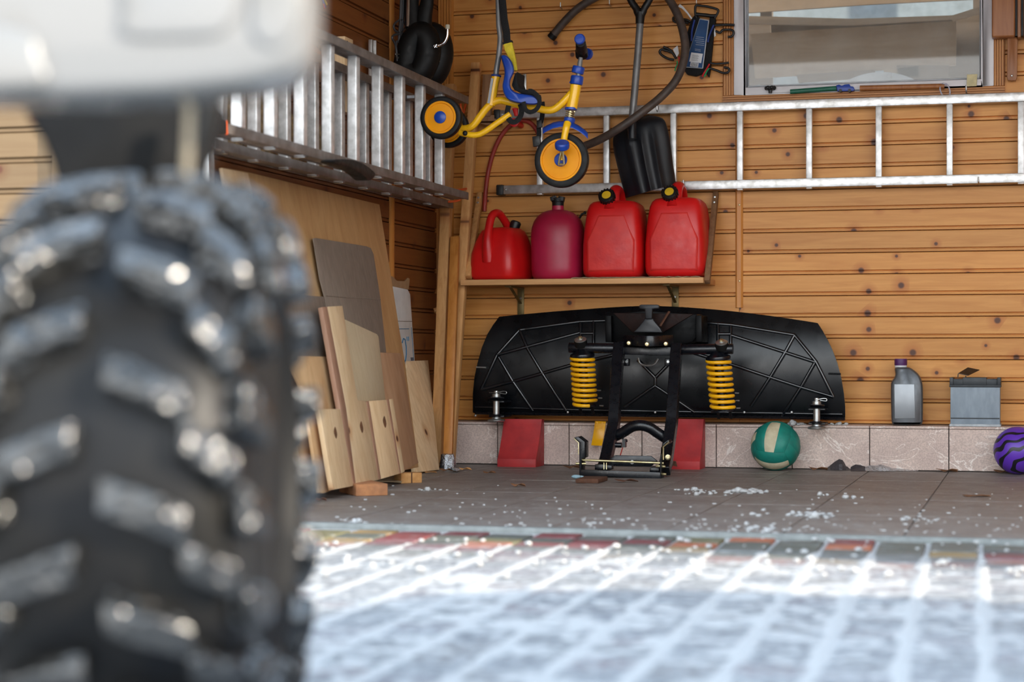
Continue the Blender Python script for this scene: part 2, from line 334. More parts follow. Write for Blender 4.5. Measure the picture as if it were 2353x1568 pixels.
class M:
    def __init__(self): self.v = []; self.f = []
    def add(self, vs, fs):
        o = len(self.v); self.v += [V(p) for p in vs]; self.f += [tuple(o + i for i in f) for f in fs]; return self
    def obox(self, c, ex, ey, ez):
        c, ex, ey, ez = V(c), V(ex), V(ey), V(ez)
        vs = [c + ex * a + ey * b + ez * d for d in (-1, 1) for b in (-1, 1) for a in (-1, 1)]
        return self.add(vs, [(0, 2, 3, 1), (4, 5, 7, 6), (0, 1, 5, 4), (2, 6, 7, 3), (0, 4, 6, 2), (1, 3, 7, 5)])
    def box(self, a, b):
        a, b = V(a), V(b); h = (b - a) / 2
        return self.obox((a + b) / 2, (abs(h.x), 0, 0), (0, abs(h.y), 0), (0, 0, abs(h.z)))
    def beam(self, a, b, w, h, ref=None):
        a, b = V(a), V(b); s, u = frame_of(b - a, V(ref) if ref else None)
        return self.obox((a + b) / 2, (b - a) / 2, s * w / 2, u * h / 2)
    def tube(self, pts, r, n=12, closed=False, cap=True, flat=1.0, ref=None):
        pts = [V(p) for p in pts]; N = len(pts); rings = []
        s = None
        for i, p in enumerate(pts):
            if closed: d = pts[(i + 1) % N] - pts[i - 1]
            else: d = pts[min(i + 1, N - 1)] - pts[max(i - 1, 0)]
            d.normalize()
            if ref is not None: s, u = frame_of(d, V(ref))
            elif s is None: s, u = frame_of(d)
            else:
                s = (s - d * s.dot(d)).normalized(); u = s.cross(d).normalized()
            rr = r[i] if isinstance(r, (list, tuple)) else r
            rings.append([p + s * (math.cos(2 * math.pi * k / n) * rr) + u * (math.sin(2 * math.pi * k / n) * rr * flat) for k in range(n)])
        return self.loft(rings, closed, cap)
    def loft(self, rings, closed=False, cap=True):
        n = len(rings[0]); N = len(rings); vs = [p for q in rings for p in q]; fs = []
        for i in range(N if closed else N - 1):
            j = (i + 1) % N
            for k in range(n): fs.append((i * n + k, i * n + (k + 1) % n, j * n + (k + 1) % n, j * n + k))
        if cap and not closed: fs += [tuple(range(n - 1, -1, -1)), tuple(range((N - 1) * n, N * n))]
        return self.add(vs, fs)
    def lathe(self, prof, o, axis=(0, 0, 1), n=24, ref=None, sx=1.0, closed=False):
        o, a = V(o), V(axis).normalized(); s, u = frame_of(a, V(ref) if ref else None)
        return self.loft([[o + a * h + (s * math.cos(2 * math.pi * k / n) * sx + u * math.sin(2 * math.pi * k / n)) * max(r, 1e-4) for k in range(n)] for r, h in prof], closed)
    def prism(self, poly, off):
        poly = [V(p) for p in poly]; off = V(off); n = len(poly)
        fs = [tuple(range(n)), tuple(range(2 * n - 1, n - 1, -1))] + [(k, k + n, (k + 1) % n + n, (k + 1) % n) for k in range(n)]
        return self.add(poly + [p + off for p in poly], fs)
    def sphere(self, c, r, seg=20, rings=12, scale=(1, 1, 1)):
        c = V(c); vs = []; fs = []
        for i in range(rings + 1):
            th = math.pi * i / rings
            for k in range(seg):
                ph = 2 * math.pi * k / seg
                vs.append(c + V((math.sin(th) * math.cos(ph) * scale[0], math.sin(th) * math.sin(ph) * scale[1], math.cos(th) * scale[2])) * r)
        for i in range(rings):
            for k in range(seg): fs.append((i * seg + k, i * seg + (k + 1) % seg, (i + 1) * seg + (k + 1) % seg, (i + 1) * seg + k))
        return self.add(vs, fs)
    def sheet(self, grid, off):                        # grid[i][j] of points, given thickness
        off = V(off); ni, nj = len(grid), len(grid[0]); vs = [p for r in grid for p in r]; n = ni * nj
        vs2 = [V(p) + off for p in vs]; fs = []
        for i in range(ni - 1):
            for j in range(nj - 1):
                a, b, c, d = i * nj + j, i * nj + j + 1, (i + 1) * nj + j + 1, (i + 1) * nj + j
                fs += [(a, b, c, d), (d + n, c + n, b + n, a + n)]
        rim = [j for j in range(nj)] + [i * nj + nj - 1 for i in range(1, ni)] + [(ni - 1) * nj + j for j in range(nj - 2, -1, -1)] + [i * nj for i in range(ni - 2, 0, -1)]
        for k in range(len(rim)):
            a, b = rim[k], rim[(k + 1) % len(rim)]; fs.append((b, a, a + n, b + n))
        return self.add(vs + vs2, fs)
    def mesh(self, name, mat, bevel=0.0, seg=2, angle=35, weld=1e-5):
        me = bpy.data.meshes.new(name); bm = bmesh.new()
        vs = [bm.verts.new(p) for p in self.v]
        for f in self.f:
            try: bm.faces.new([vs[i] for i in f])
            except ValueError: pass
        if weld: bmesh.ops.remove_doubles(bm, verts=bm.verts, dist=weld)
        bmesh.ops.dissolve_degenerate(bm, edges=bm.edges, dist=1e-6)
        bmesh.ops.recalc_face_normals(bm, faces=bm.faces)
        if bevel:
            es = [e for e in bm.edges if e.is_manifold and e.calc_face_angle(0) > R(30)]
            bmesh.ops.bevel(bm, geom=es, offset=bevel, segments=seg, profile=0.5, affect='EDGES', clamp_overlap=True)
        bm.to_mesh(me); bm.free()
        for p in me.polygons: p.use_smooth = True
        me.set_sharp_from_angle(angle=R(angle))
        me.materials.append(MATS[mat])
        return me
WLOC = {}
def link(o, loc, parent=None):
    loc = V(loc); col.objects.link(o)
    if parent is not None: o.parent = parent; o.location = loc - WLOC[parent.name]
    else: o.location = loc
    WLOC[o.name] = loc
    return o
def build(m, name, mat, parent=None, bevel=0.0, seg=2, angle=35, origin=None):
    lo = V([min(p[k] for p in m.v) for k in range(3)]); hi = V([max(p[k] for p in m.v) for k in range(3)])
    c = V(origin) if origin is not None else (lo + hi) / 2
    m.v = [p - c for p in m.v]
    return link(bpy.data.objects.new(name, m.mesh(name, mat, bevel, seg, angle)), c, parent)
def inst(me, name, loc, parent=None, rot=None):
    o = link(bpy.data.objects.new(name, me), loc, parent)
    if rot: o.rotation_euler = rot
    return o
def tag(o, label, cat, group=None, kind=None):
    o['label'] = label; o['category'] = cat
    if group: o['group'] = group
    if kind: o['kind'] = kind
    return o
def thing(name, loc, label, cat, group=None):
    o = bpy.data.objects.new(name, None); o.empty_display_size = 0.05
    return tag(link(o, loc), label, cat, group)
def struct(o): o['kind'] = 'structure'; return o
def dup(root, delta, label=None):
    delta = V(delta)
    def cp(o, par):
        c = o.copy(); col.objects.link(c)
        if par is not None: c.parent = par
        for ch in o.children: cp(ch, c)
        return c
    r = cp(root, None); r.location = root.location + delta
    if label: r['label'] = label
    return r

# ================================================================== THE SETTING
XR = 2.6                                               # right side of the garage, outside the frame
# ---- back wall, clad in horizontal boards
win_l, win_r = B(1688, 217).x, B(2284, 202).x
win_z = 1.663
cas_l, cas_r, cas_z = B(1663, 235).x, B(2309, 217).x, 1.617
PITCH, Z0 = 0.0945, 0.193
wb_ = M()
for a, b in (((LEFT_X - 0.12, 0), (win_l, 2.5)), ((win_r, 0), (XR + 0.12, 2.5)), ((win_l, 0), (win_r, win_z)), ((win_l, 2.36), (win_r, 2.5))):
    wb_.box((a[0], WALL_Y + 0.0, a[1]), (b[0], WALL_Y + 0.12, b[1]))
wall_back = struct(build(wb_, 'wall_back', 'render_dark'))
def plank_mesh(length, mat, name='plank'):
    prof = [(0, 0.002), (-0.004, 0.002), (-0.010, 0.0035), (-0.0105, 0.0125), (-0.0035, 0.015), (-0.0035, 0.0165), (-0.015, 0.0195), (-0.015, 0.0915), (-0.011, 0.0940), (0, 0.0940)]
    m = M(); m.loft([[V((s * length / 2, y, z - PITCH / 2)) for y, z in prof] for s in (-1, 1)])
    return m.mesh(name, mat, angle=20)
bat_x = B(1700, 600).x
PL = {}
def lay_back(x0, x1, k):
    key = round(x1 - x0, 4)
    if key not in PL: PL[key] = plank_mesh(x1 - x0, 'pine_cladding')
    inst(PL[key], 'plank', ((x0 + x1) / 2, WALL_Y - 0.0005, Z0 + (k + 0.5) * PITCH), wall_back)
k = 0
while Z0 + k * PITCH < 2.42:
    z = Z0 + k * PITCH
    if z + PITCH < cas_z + 0.03:
        lay_back(LEFT_X + 0.02, bat_x - 0.001, k); lay_back(bat_x + 0.001, 1.2, k); lay_back(1.202, XR, k)
    else:
        lay_back(LEFT_X + 0.02, cas_l + 0.004, k); lay_back(cas_r - 0.004, XR, k)
    k += 1
# vertical batten over the board joint: upper and lower piece
z_b = B(1700, 438).z
def batten(x, z0, z1, name='trim_1', parent=None, yy=None):
    m = M(); w = 0.0165; yy = WALL_Y if yy is None else yy
    m.prism([V((x - w, yy - 0.014, z0)), V((x - w, yy - 0.020, z0)), V((x - w * .55, yy - 0.027, z0)), V((x + w * .55, yy - 0.027, z0)), V((x + w, yy - 0.020, z0)), V((x + w, yy - 0.014, z0))], (0, 0, z1 - z0))
    return build(m, name, 'varnished_trim', parent)
struct(batten(bat_x, 0.71, z_b)); struct(batten(bat_x, z_b + 0.002, cas_z - 0.002, 'trim_2'))
for py in (471, 646):
    p = B(1699, py, 0.028); m = M(); m.lathe([(0.0, 0.0035), (0.0035, 0.0025), (0.005, 0)], p, (0, -1, 0), 10)
    o = build(m, 'screw', 'brass_zinc', bpy.data.objects['trim_1'])

# ---- left wall
lw = M(); lw.box((LEFT_X - 0.12, DOOR_Y, 0), (LEFT_X, WALL_Y + 0.12, 2.5))
wall_left = struct(build(lw, 'wall_left', 'render_dark'))
seam_y = L(890, 300).y
PM1 = plank_mesh(seam_y - DOOR_Y - 0.09, 'pine_cladding_shaded'); PM2 = plank_mesh(WALL_Y - 0.02 - seam_y, 'pine_cladding_shaded')
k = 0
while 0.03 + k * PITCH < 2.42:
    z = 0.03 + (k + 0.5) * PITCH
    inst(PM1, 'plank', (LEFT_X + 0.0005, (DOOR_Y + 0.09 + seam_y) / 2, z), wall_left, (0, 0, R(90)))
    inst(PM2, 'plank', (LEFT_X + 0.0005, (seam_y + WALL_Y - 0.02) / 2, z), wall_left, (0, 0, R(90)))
    k += 1
m = M(); w = 0.019
m.prism([V((LEFT_X + 0.014, seam_y - w, 0.03)), V((LEFT_X + 0.024, seam_y - w, 0.03)), V((LEFT_X + 0.030, seam_y - w * .5, 0.03)), V((LEFT_X + 0.030, seam_y + w * .5, 0.03)), V((LEFT_X + 0.024, seam_y + w, 0.03)), V((LEFT_X + 0.014, seam_y + w, 0.03))], (0, 0, 2.4))
struct(build(m, 'trim_3', 'varnished_trim'))
# fluted corner trim
m = M(); cxl = LEFT_X + 0.016
pts = [V((cxl, WALL_Y - 0.016, 0)), V((cxl, WALL_Y - 0.030, 0))]
for i in range(5):
    x = cxl + 0.003 + i * 0.0135
    pts += [V((x, WALL_Y - 0.034, 0)), V((x + 0.0085, WALL_Y - 0.034, 0)), V((x + 0.0105, WALL_Y - 0.027, 0)), V((x + 0.0115, WALL_Y - 0.027, 0))]
pts += [V((cxl + 0.072, WALL_Y - 0.016, 0))]
m.prism([p + V((0, 0, 0.19)) for p in pts], (0, 0, 2.24))
struct(build(m, 'trim_4', 'varnished_trim', angle=20))

# ---- front: facade beside the opening, lintel, eave, right wall, ceiling
fl = M(); fl.box((-6.5, DOOR_Y, 0), (LEFT_X - 0.121, DOOR_Y + 0.12, 2.9)); wall_front = struct(build(fl, 'wall_front', 'render_dark'))
PMF = plank_mesh(6.5 + LEFT_X - 0.20, 'facade_wood')
k = 0
while 0.05 + k * PITCH < 2.8:
    inst(PMF, 'plank', ((-6.5 + LEFT_X - 0.20) / 2, DOOR_Y - 0.0005, 0.05 + (k + 0.5) * PITCH), wall_front); k += 1
m = M(); m.box((LEFT_X - 0.205, DOOR_Y - 0.03, 0), (LEFT_X - 0.002, DOOR_Y - 0.001, 2.32)); m.box((LEFT_X - 0.118, DOOR_Y - 0.001, 0), (LEFT_X - 0.001, DOOR_Y + 0.09, 2.32))
m = M(); m.box((LEFT_X - 0.20, DOOR_Y - 0.034, 0.0), (LEFT_X + 0.012, DOOR_Y - 0.002, 2.3)); struct(build(m, 'trim_5', 'facade_wood', bevel=0.003))
m = M(); m.box((LEFT_X - 0.2, DOOR_Y - 0.02, 2.3), (XR + 0.2, DOOR_Y + 0.1, 2.9)); struct(build(m, 'wall_lintel', 'facade_wood'))
m = M(); m.box((XR, DOOR_Y + 0.1, 0), (XR + 0.12, WALL_Y, 2.5)); m.box((XR + 0.12, DOOR_Y, 0), (XR + 4, DOOR_Y + 0.1, 2.9)); struct(build(m, 'wall_right', 'pine_cladding'))
m = M(); m.box((LEFT_X - 0.12, DOOR_Y + 0.1, 2.5), (XR + 0.12, WALL_Y + 0.12, 2.56)); struct(build(m, 'ceiling', 'ceiling_paint'))
m = M(); m.prism([V((-6.6, DOOR_Y - 0.45, 2.86)), V((-6.6, WALL_Y + 0.25, 3.4)), V((-6.6, WALL_Y + 0.25, 3.5)), V((-6.6, DOOR_Y - 0.45, 2.96))], (13.4, 0, 0)); struct(build(m, 'roof', 'render_dark'))

# ---- floor: tiles one by one on a grout bed
TP = 0.333; TX0 = -0.340
fb = M(); fb.box((LEFT_X - 0.12, DOOR_Y, -0.12), (XR + 0.12, WALL_Y + 0.12, -0.003)); floor = struct(build(fb, 'floor', 'grout'))
tm = M(); tm.box((-TP / 2 + 0.0022, -TP / 2 + 0.0018, -0.006), (TP / 2 - 0.0022, TP / 2 - 0.0018, 0.0)); tme = tm.mesh('tile', 'floor_tile', bevel=0.0012, seg=1)
for i in range(-8, 9):
    for j in range(9):
        xc, yc = TX0 + (i + 0.5) * TP, TILE_Y - (j + 0.5) * TP
        if xc - TP / 2 < LEFT_X - 0.1 or xc + TP / 2 > XR: continue
        inst(tme, 'tile', (xc, yc, random.uniform(-0.0006, 0.0006)), floor)
m = M(); m.box((LEFT_X, DOOR_Y - 0.012, -0.05), (XR, DOOR_Y + 0.022, 0.004)); struct(build(m, 'trim_6', 'threshold_strip', bevel=0.003))
# ---- tiled plinth under the boards
bb = M(); bb.box((LEFT_X, TILE_Y + 0.010, 0.0), (XR, WALL_Y - 0.002, 0.180)); plinth = struct(build(bb, 'baseboard_back', 'grout'))
pm = M(); pm.box((-TP / 2 + 0.002, 0, 0.004), (TP / 2 - 0.002, 0.009, 0.180)); pme = pm.mesh('tile', 'plinth_tile', bevel=0.0012, seg=1)
cm = M(); cm.box((-TP / 2 + 0.0015, -0.003, 0.1815), (TP / 2 - 0.0015, WALL_Y - TILE_Y - 0.002, 0.1925)); cme = cm.mesh('tile', 'plinth_tile', bevel=0.002, seg=1)
for i in range(-7, 9):
    xc = TX0 + (i + 0.5) * TP
    if xc + TP / 2 > XR + .1: continue
    inst(pme, 'tile', (xc, TILE_Y, 0), plinth); inst(cme, 'tile', (xc, TILE_Y, 0), plinth)
LEDGE = 0.1925

# ---- window
wt = 2.34
wf = M()
fw, yy0, yy1 = B(1713, 100).x - win_l, WALL_Y - 0.030, WALL_Y + 0.05
zb = B(1720, 203).z
wf.box((win_l, yy0, win_z), (win_l + fw, yy1, wt)); wf.box((win_r - fw, yy0, win_z), (win_r, yy1, wt))
wf.box((win_l + fw, yy0, win_z), (win_r - fw, yy1, zb)); wf.box((win_l + fw, yy0, wt - fw), (win_r - fw, yy1, wt))
window = struct(build(wf, 'window_1', 'window_white', bevel=0.004))
m = M()                                                # glazing bead: a narrow step inside the frame
for a, b in (((win_l + fw - .002, zb - .002), (win_l + fw + 0.012, wt - fw)), ((win_r - fw - 0.012, zb - .002), (win_r - fw + .002, wt - fw)), ((win_l + fw + .012, zb - .002), (win_r - fw - .012, zb + 0.010))):
    m.box((a[0], WALL_Y - 0.012, a[1]), (b[0], WALL_Y + 0.02, b[1]))
build(m, 'glazing_bead', 'card_grey', window, bevel=0.002)
m = M(); m.box((win_l + fw, WALL_Y + 0.008, zb), (win_r - fw, WALL_Y + 0.012, wt - fw)); build(m, 'pane', 'window_glass', window)
def casing(a, b, inward, name):                        # fluted architrave strip from a to b (points on the wall), profile grows along inward
    m = M(); a, b, w = V(a), V(b), V(inward); n = w.length; w.normalize(); pr = [(0, 0.0), (0, 0.026)]
    for i in range(4):
        q = n * (0.06 + 0.225 * i); pr += [(q, 0.030), (q + n * 0.15, 0.030), (q + n * 0.175, 0.022), (q + n * 0.21, 0.022)]
    pr += [(n * 0.97, 0.030), (n, 0.026), (n, 0.0)]
    m.loft([[p + w * q + V((0, -d, 0)) for q, d in pr] for p in (a, b)])
    return build(m, name, 'varnished_trim_level' if abs((b - a).x) > 0.5 else 'varnished_trim', window, angle=20)
casing((win_l, WALL_Y, win_z), (win_l, WALL_Y, 2.4), (cas_l - win_l, 0, 0), 'casing')
casing((win_r, WALL_Y, win_z), (win_r, WALL_Y, 2.4), (cas_r - win_r, 0, 0), 'casing')
casing((cas_l, WALL_Y, win_z), (cas_r, WALL_Y, win_z), (0, 0, cas_z - win_z), 'casing')

# ---- boards and sheet metal stored outside behind the window
def outside(name, mat, quad, d, label, cat, th=0.02, group=None):
    m = M(); m.prism([B(x, y, -d) for x, y in quad], (0, th, 0)); return tag(build(m, name, mat), label, cat, group)
outside('stored_board', 'stored_board', [(1725, 78), (2198, 48), (2196, 150), (1735, 180)], 1.25, 'wide flat brown board seen through the window glass', 'board')
outside('stored_board', 'stored_board', [(1712, -40), (2300, -60), (2300, -5), (2000, 10), (1712, 30)], 1.29, 'long grey brown plank highest behind the dusty window', 'board')
outside('stored_board', 'stored_board', [(1700, 36), (1960, 43), (2220, 34), (2222, 42), (1960, 58), (1700, 55)], 1.22, 'thin tan lath lying across behind the window glass', 'board')
outside('stored_board', 'stored_board_dark', [(1760, 58), (2300, 34), (2300, 70), (1760, 84)], 1.37, 'dark weathered plank above wide board behind window', 'board')
outside('stored_board', 'stored_board_dark', [(2180, 55), (2320, 45), (2320, 176), (2180, 180)], 1.33, 'dark grey board at right end behind window glass', 'board')
outside('stored_board', 'stored_board_dark', [(1690, 60), (1770, 50), (1775, 190), (1690, 200)], 1.33, 'dark grey board at left end behind window glass', 'board')
outside('stored_board', 'stored_board', [(2180, 38), (2330, -10), (2330, 12), (2190, 48)], 1.19, 'tan slat slanting upwards at right behind window', 'board')
for k_, (q, mt) in enumerate([([(1830, 172), (2010, 160), (2012, 178), (1835, 190)], 'stored_board_dark'), ([(2030, 160), (2110, 152), (2112, 176), (2034, 180)], 'stored_board'), ([(2060, 150), (2180, 150), (2182, 186), (2064, 184)], 'stored_board_dark')]):
    outside('stored_offcut', mt, q, 1.23, ['long dark offcut below wide board behind the window', 'short tan offcut below wide board behind the window', 'dark offcut under the right part of the wide board'][k_], 'offcut', group='offcuts behind the window')
m = M(); m.box((B(1660, 0, -1.6).x, WALL_Y + 1.60, 1.2), (B(2400, 0, -1.6).x, WALL_Y + 1.62, 3.0)); tag(build(m, 'metal_sheet', 'galvanised'), 'pale galvanised sheet standing upright outside behind the window boards', 'metal sheet')
m = M(); c_ = B(2020, 330, -1.194); m.lathe([(0.345, 0), (0.36, 0.004), (0.36, 0.03), (0.345, 0.034)], c_, (0, 1, 0), 64); tag(build(m, 'metal_disc', 'tin'), 'large bright metal disc whose rim shows at window bottom', 'disc')

for x_, w_ in ((B(1760, 0, -1.4).x, 'left'), (B(2250, 0, -1.4).x, 'right')):
    m = M(); m.box((x_ - .03, WALL_Y + 1.40, -.02), (x_ + .03, WALL_Y + 1.46, 2.6)); tag(build(m, 'rack_post', 'stored_board_dark'), 'upright post behind %s end of the boards seen through window' % w_, 'post', 'board rack posts')
# ---- driveway: snow filled bed, pavers one by one, thin patchy snow on top
PY = math.atan((2370 - CX) / F) - math.atan((2230 - CX) / F)          # the paver columns run a little askew
PD = V((-math.sin(PY), math.cos(PY), 0)); PX = V((math.cos(PY), math.sin(PY), 0)); P0 = V((-0.126, 5.08, 0))
DZ = -0.004
m = M(); m.box((-30, -30, -0.2), (30, DOOR_Y - 0.013, DZ - 0.012)); driveway = struct(build(m, 'driveway', 'snow', origin=(0, 0, 0)))
pv = M(); pv.box((-0.0600, -0.0627, -0.05), (0.0600, 0.0627, 0)); pvm = pv.mesh('paver', 'paver', bevel=0.003, seg=1)
def proj(p):
    d = p - CAM; t = d.dot(FWD)
    return (CX + F * d.dot(RGT) / t, HY - F * d.z / t) if t > 0.3 else (9e9, 9e9)
cand = []; far_ = M()
for i in range(-26, 14):
    for j in range(-30, 4):
        c = P0 + PX * ((i + 0.5) * 0.1345) + PD * ((j + 0.5 + 0.3 * (i % 2)) * 0.126 + 0.03)
        if c.y > DOOR_Y - 0.075: continue
        u, v = proj(V((c.x, c.y, 0)))
        if 655 < u < 2400 and v < 1640: cand.append((c, v))
        elif -700 < u < 3200 and v < 1900: far_.obox(c + V((0, 0, DZ - 0.021)), PX * 0.0605, PD * 0.0605, (0, 0, 0.021))
cand.sort(key=lambda a: -a[1])
for n_, (c, v) in enumerate(cand):
    if n_ < 300:
        o = inst(pvm, 'paver', (c.x, c.y, DZ + random.uniform(-0.002, 0.001)), driveway, (R(random.uniform(-.4, .4)), R(random.uniform(-.4, .4)), PY))
    else: far_.obox(c + V((0, 0, DZ - 0.021)), PX * 0.0605, PD * 0.0605, (0, 0, 0.021))
o = build(far_, 'paver_field', 'paver', driveway); o['kind'] = 'stuff'
print('pavers', len(cand))
# snow dusting: real thin relief that dips under the stones where they are bare
NX, NY = 250, 320
x0, x1, y0, y1 = -2.3, 0.55, 2.35, DOOR_Y - 0.02
vs, fs = [], []
for j in range(NY + 1):
    y = y0 + (y1 - y0) * j / NY
    for i in range(NX + 1):
        x = x0 + (x1 - x0) * i / NX
        p = V((x, y, 0)); q = p - P0
        a = q.dot(PX) / 0.1345; da = abs(a - round(a)) * 0.1345
        n1 = .75 * noise.fractal(p * 15.0, 0.9, 2.1, 3) + .5 * noise.noise(p * 4.5); n2 = noise.noise(p * 45)
        depth = min(1.0, max(0.0, (4.95 + 0.12 * n1 + 0.04 * min(0, x + 1.0) - y) / 0.42))     # swept bare next to the garage
        h = -0.009 + depth * (0.0068 + 0.0065 * n1 + 0.0025 * n2)
        if da < 0.014 and depth > 0.08: h = max(h, -0.0025 + 0.005 * min(1, depth * 2) + 0.002 * n2)
        vs.append((x, y, DZ + h + 0.0005))
for j in range(NY):
    for i in range(NX):
        a = j * (NX + 1) + i; fs.append((a, a + 1, a + NX + 2, a + NX + 1))
me = bpy.data.meshes.new('snow_dusting'); me.from_pydata(vs, [], fs); me.materials.append(MATS['snow'])
for p in me.polygons: p.use_smooth = True
o = bpy.data.objects.new('snow_dusting', me); col.objects.link(o); WLOC[o.name] = V((0, 0, 0)); tag(o, 'thin patchy snow dusted over the coloured pavers', 'snow', kind='stuff')
m = M(); m.box((-30, WALL_Y + 0.125, -0.2), (30, 40, -0.02)); struct(build(m, 'ground', 'snow', origin=(0, 20, 0)))
# unseen mound added right of the frame, only to shade the near pavers
rings = []
NS = 40
for j in range(11):
    f = j / 10; rr = 1.0 - 0.62 * f; hz = 1.14 * math.sin(f * math.pi / 2)
    rings.append([V((1.62 + 0.78 * rr * math.cos(2 * math.pi * k / NS) + 0.03 * noise.noise(V((k, j, 1))), 1.9 + 2.0 * (1 - 0.45 * f) * math.sin(2 * math.pi * k / NS), -0.05 + hz + 0.02 * noise.noise(V((k * .7, j * 1.3, 4))))) for k in range(NS)])
m = M(); m.loft(rings); tag(build(m, 'shade_mound', 'snow', angle=80), 'unseen added mound that shades the near pavers', 'shade blocker')
# unseen block added further right: its corner shades the drive next to the garage
m = M(); m.box((4.2, 3.30, -0.1), (9, 5.28, 5.0)); struct(build(m, 'shade_block', 'facade_wood'))


# ================================================================== ON THE BACK WALL
def screw(p, parent, r=0.006, axis=(0, -1, 0), mat='zinc', name='screw'):
    m = M(); m.lathe([(r, 0), (r, 0.0015), (r * 0.6, 0.004), (0, 0.0045)], p, axis, 10); return build(m, name, mat, parent)

# ---- long single ladder hung level under the window
dl = 0.085
zt, zbm = 1.603, 1.2565
xa, xb = B(1150, 258, dl).x, 0.55
lad = thing('ladder', (xa, WALL_Y - dl, zbm), 'long single aluminium ladder hung level on the back wall below the window', 'ladder')
m = M(); m.box((xa, WALL_Y - dl - 0.012, zt - 0.020), (xb, WALL_Y - dl + 0.036, zt + 0.020)); build(m, 'rail', 'aluminium', lad, bevel=0.003)
xa2 = B(1158, 436, dl).x
m = M(); m.box((xa2, WALL_Y - dl - 0.012, zbm - 0.020), (xb, WALL_Y - dl + 0.036, zbm + 0.020)); build(m, 'rail', 'aluminium', lad, bevel=0.003)
m = M(); m.box((xa2 - 0.034, WALL_Y - dl - 0.015, zbm - 0.024), (xa2 - 0.0005, WALL_Y - dl + 0.039, zbm + 0.024)); build(m, 'end_cap', 'black_plastic', lad, bevel=0.005)
m = M(); m.box((xa - 0.030, WALL_Y - dl - 0.015, zt - 0.024), (xa - 0.0005, WALL_Y - dl + 0.039, zt + 0.024)); build(m, 'end_cap', 'black_plastic', lad, bevel=0.005)
for px in (1240, 1393, 1547, 1700, 1859, 2019, 2182, 2346, 2515):
    x = B(px, 340, dl).x; m = M()
    m.box((x - 0.0135, WALL_Y - dl - 0.004, zbm - 0.026), (x + 0.0135, WALL_Y - dl + 0.028, zt - 0.0195)); r_ = build(m, 'rung', 'aluminium_rung', lad, bevel=0.004)
for x, z in ((xa2 + 0.012, zbm), (xa + 0.012, zt)): screw((x, WALL_Y - dl - 0.012, z), lad, 0.0055)
# pegs that carry it
for k_, (px, py) in enumerate(((2222, 217), (2250, 425), (1520, 262), (1580, 432))):
    p = B(px, py, 0.0); m = M(); m.tube([p + V((0, -0.012, 0)), p + V((0, -0.10, 0)), p + V((0, -0.112, 0.006)), p + V((0, -0.114, 0.026))], 0.0035, 8)
    tag(build(m, 'wall_hook', 'zinc'), ['steel wall hook holding ladder under window right corner', 'steel wall hook under lower ladder rail at right', 'steel wall hook under upper ladder rail near shovel', 'steel wall hook under lower ladder rail beside shovel blade'][k_], 'hook', 'ladder hooks')
# two bare nails at the top
for k_, (px, py) in enumerate(((1292, 20), (1404, 14))):
    p = B(px, py, 0.014); m = M(); m.tube([p, p + V((0, -0.03, 0)), p + V((0, -0.036, 0.004)), p + V((0, -0.037, 0.022))], 0.0028, 8)
    tag(build(m, 'wall_hook', 'zinc'), ['small bare steel hook near the loose end of brown hose', 'small bare steel hook inside brown hose loop beside shovel handle'][k_], 'hook', 'bare hooks')

# ---- brown hose loop
hz = 0.16
pts = [B(x, y, d) for x, y, d in ((1272, 80, .05), (1295, 52, .06), (1325, 22, .07), (1365, -4, .08), (1420, -30, .08), (1480, -36, .09), (1525, -15, .1), (1553, 25, .12), (1570, 75, .14), (1574, 125, .16), (1556, 180, .19), (1520, 222, .22), (1470, 262, .26), (1420, 297, .27), (1380, 320, .24), (1345, 335, .2), (1310, 345, .15), (1285, 352, .1))]
m = M(); m.tube(spline(pts, 6), 0.0185, 14)
hose = tag(build(m, 'garden_hose', 'brown_hose', angle=60), 'dull brown rubber hose hung in a big open loop around shovel shaft', 'hose')
c_ = B(1272, 80, .05); dirn = (pts[0] - pts[1]).normalized()
m = M(); m.lathe([(0.0200, -0.004), (0.0205, 0.02), (0.013, 0.021), (0.012, 0.004)], c_, dirn, 16); build(m, 'hose_end', 'black_rubber', hose)

# ---- red air hose on its peg behind the tricycle
pts = [B(x, y, .030) for x, y in ((1113, 486), (1116, 440), (1122, 395), (1134, 350), (1152, 312), (1176, 286), (1203, 277), (1225, 288), (1240, 315), (1252, 360), (1256, 410))]
m = M(); m.tube(spline(pts, 6), 0.0105, 12)
tag(build(m, 'air_hose', 'red_hose', angle=60), 'thin red rubber hose draped in an arch behind the tricycle', 'hose')
p = B(1200, 290, 0.0); m = M(); m.tube([p, p + V((0, -0.13, 0.0))], 0.013, 12); m.lathe([(0.013, 0), (0.02, 0.004), (0.02, 0.012), (0.0, 0.014)], p + V((0, -0.13, 0)), (0, -1, 0), 16)
tag(build(m, 'hose_peg', 'red_plastic'), 'round red peg carrying the thin red hose', 'peg')

# ---- snow shovel
sx0, sz0 = B(1470, 50, .17), B(1452, 285, .17)
shov = thing('snow_shovel', B(1497, 440, .17), 'snow shovel with ridged dark plastic blade and grey tube shaft', 'shovel')
m = M(); m.tube([B(1472, 40, .17), B(1466, 120, .17), B(1458, 215, .17), B(1450, 300, .17)], 0.0165, 16); build(m, 'shaft', 'grey_tube', shov)
m = M()
hp = lambda x, y: B(x, y, .17)
m.tube([hp(1470, 55), hp(1471, 40), hp(1471, 28)], [0.019, 0.021, 0.021], 14)
m.tube(spline([hp(1471, 38), hp(1462, 20), hp(1452, 5), hp(1444, -14), hp(1442, -36)], 4), [0.019] * 4 + [0.016] * 13, 12)
m.tube(spline([hp(1471, 38), hp(1480, 20), hp(1490, 4), hp(1498, -14), hp(1500, -36)], 4), [0.019] * 4 + [0.016] * 13, 12)
m.tube([hp(1438, -38), hp(1504, -38)], 0.017, 14)
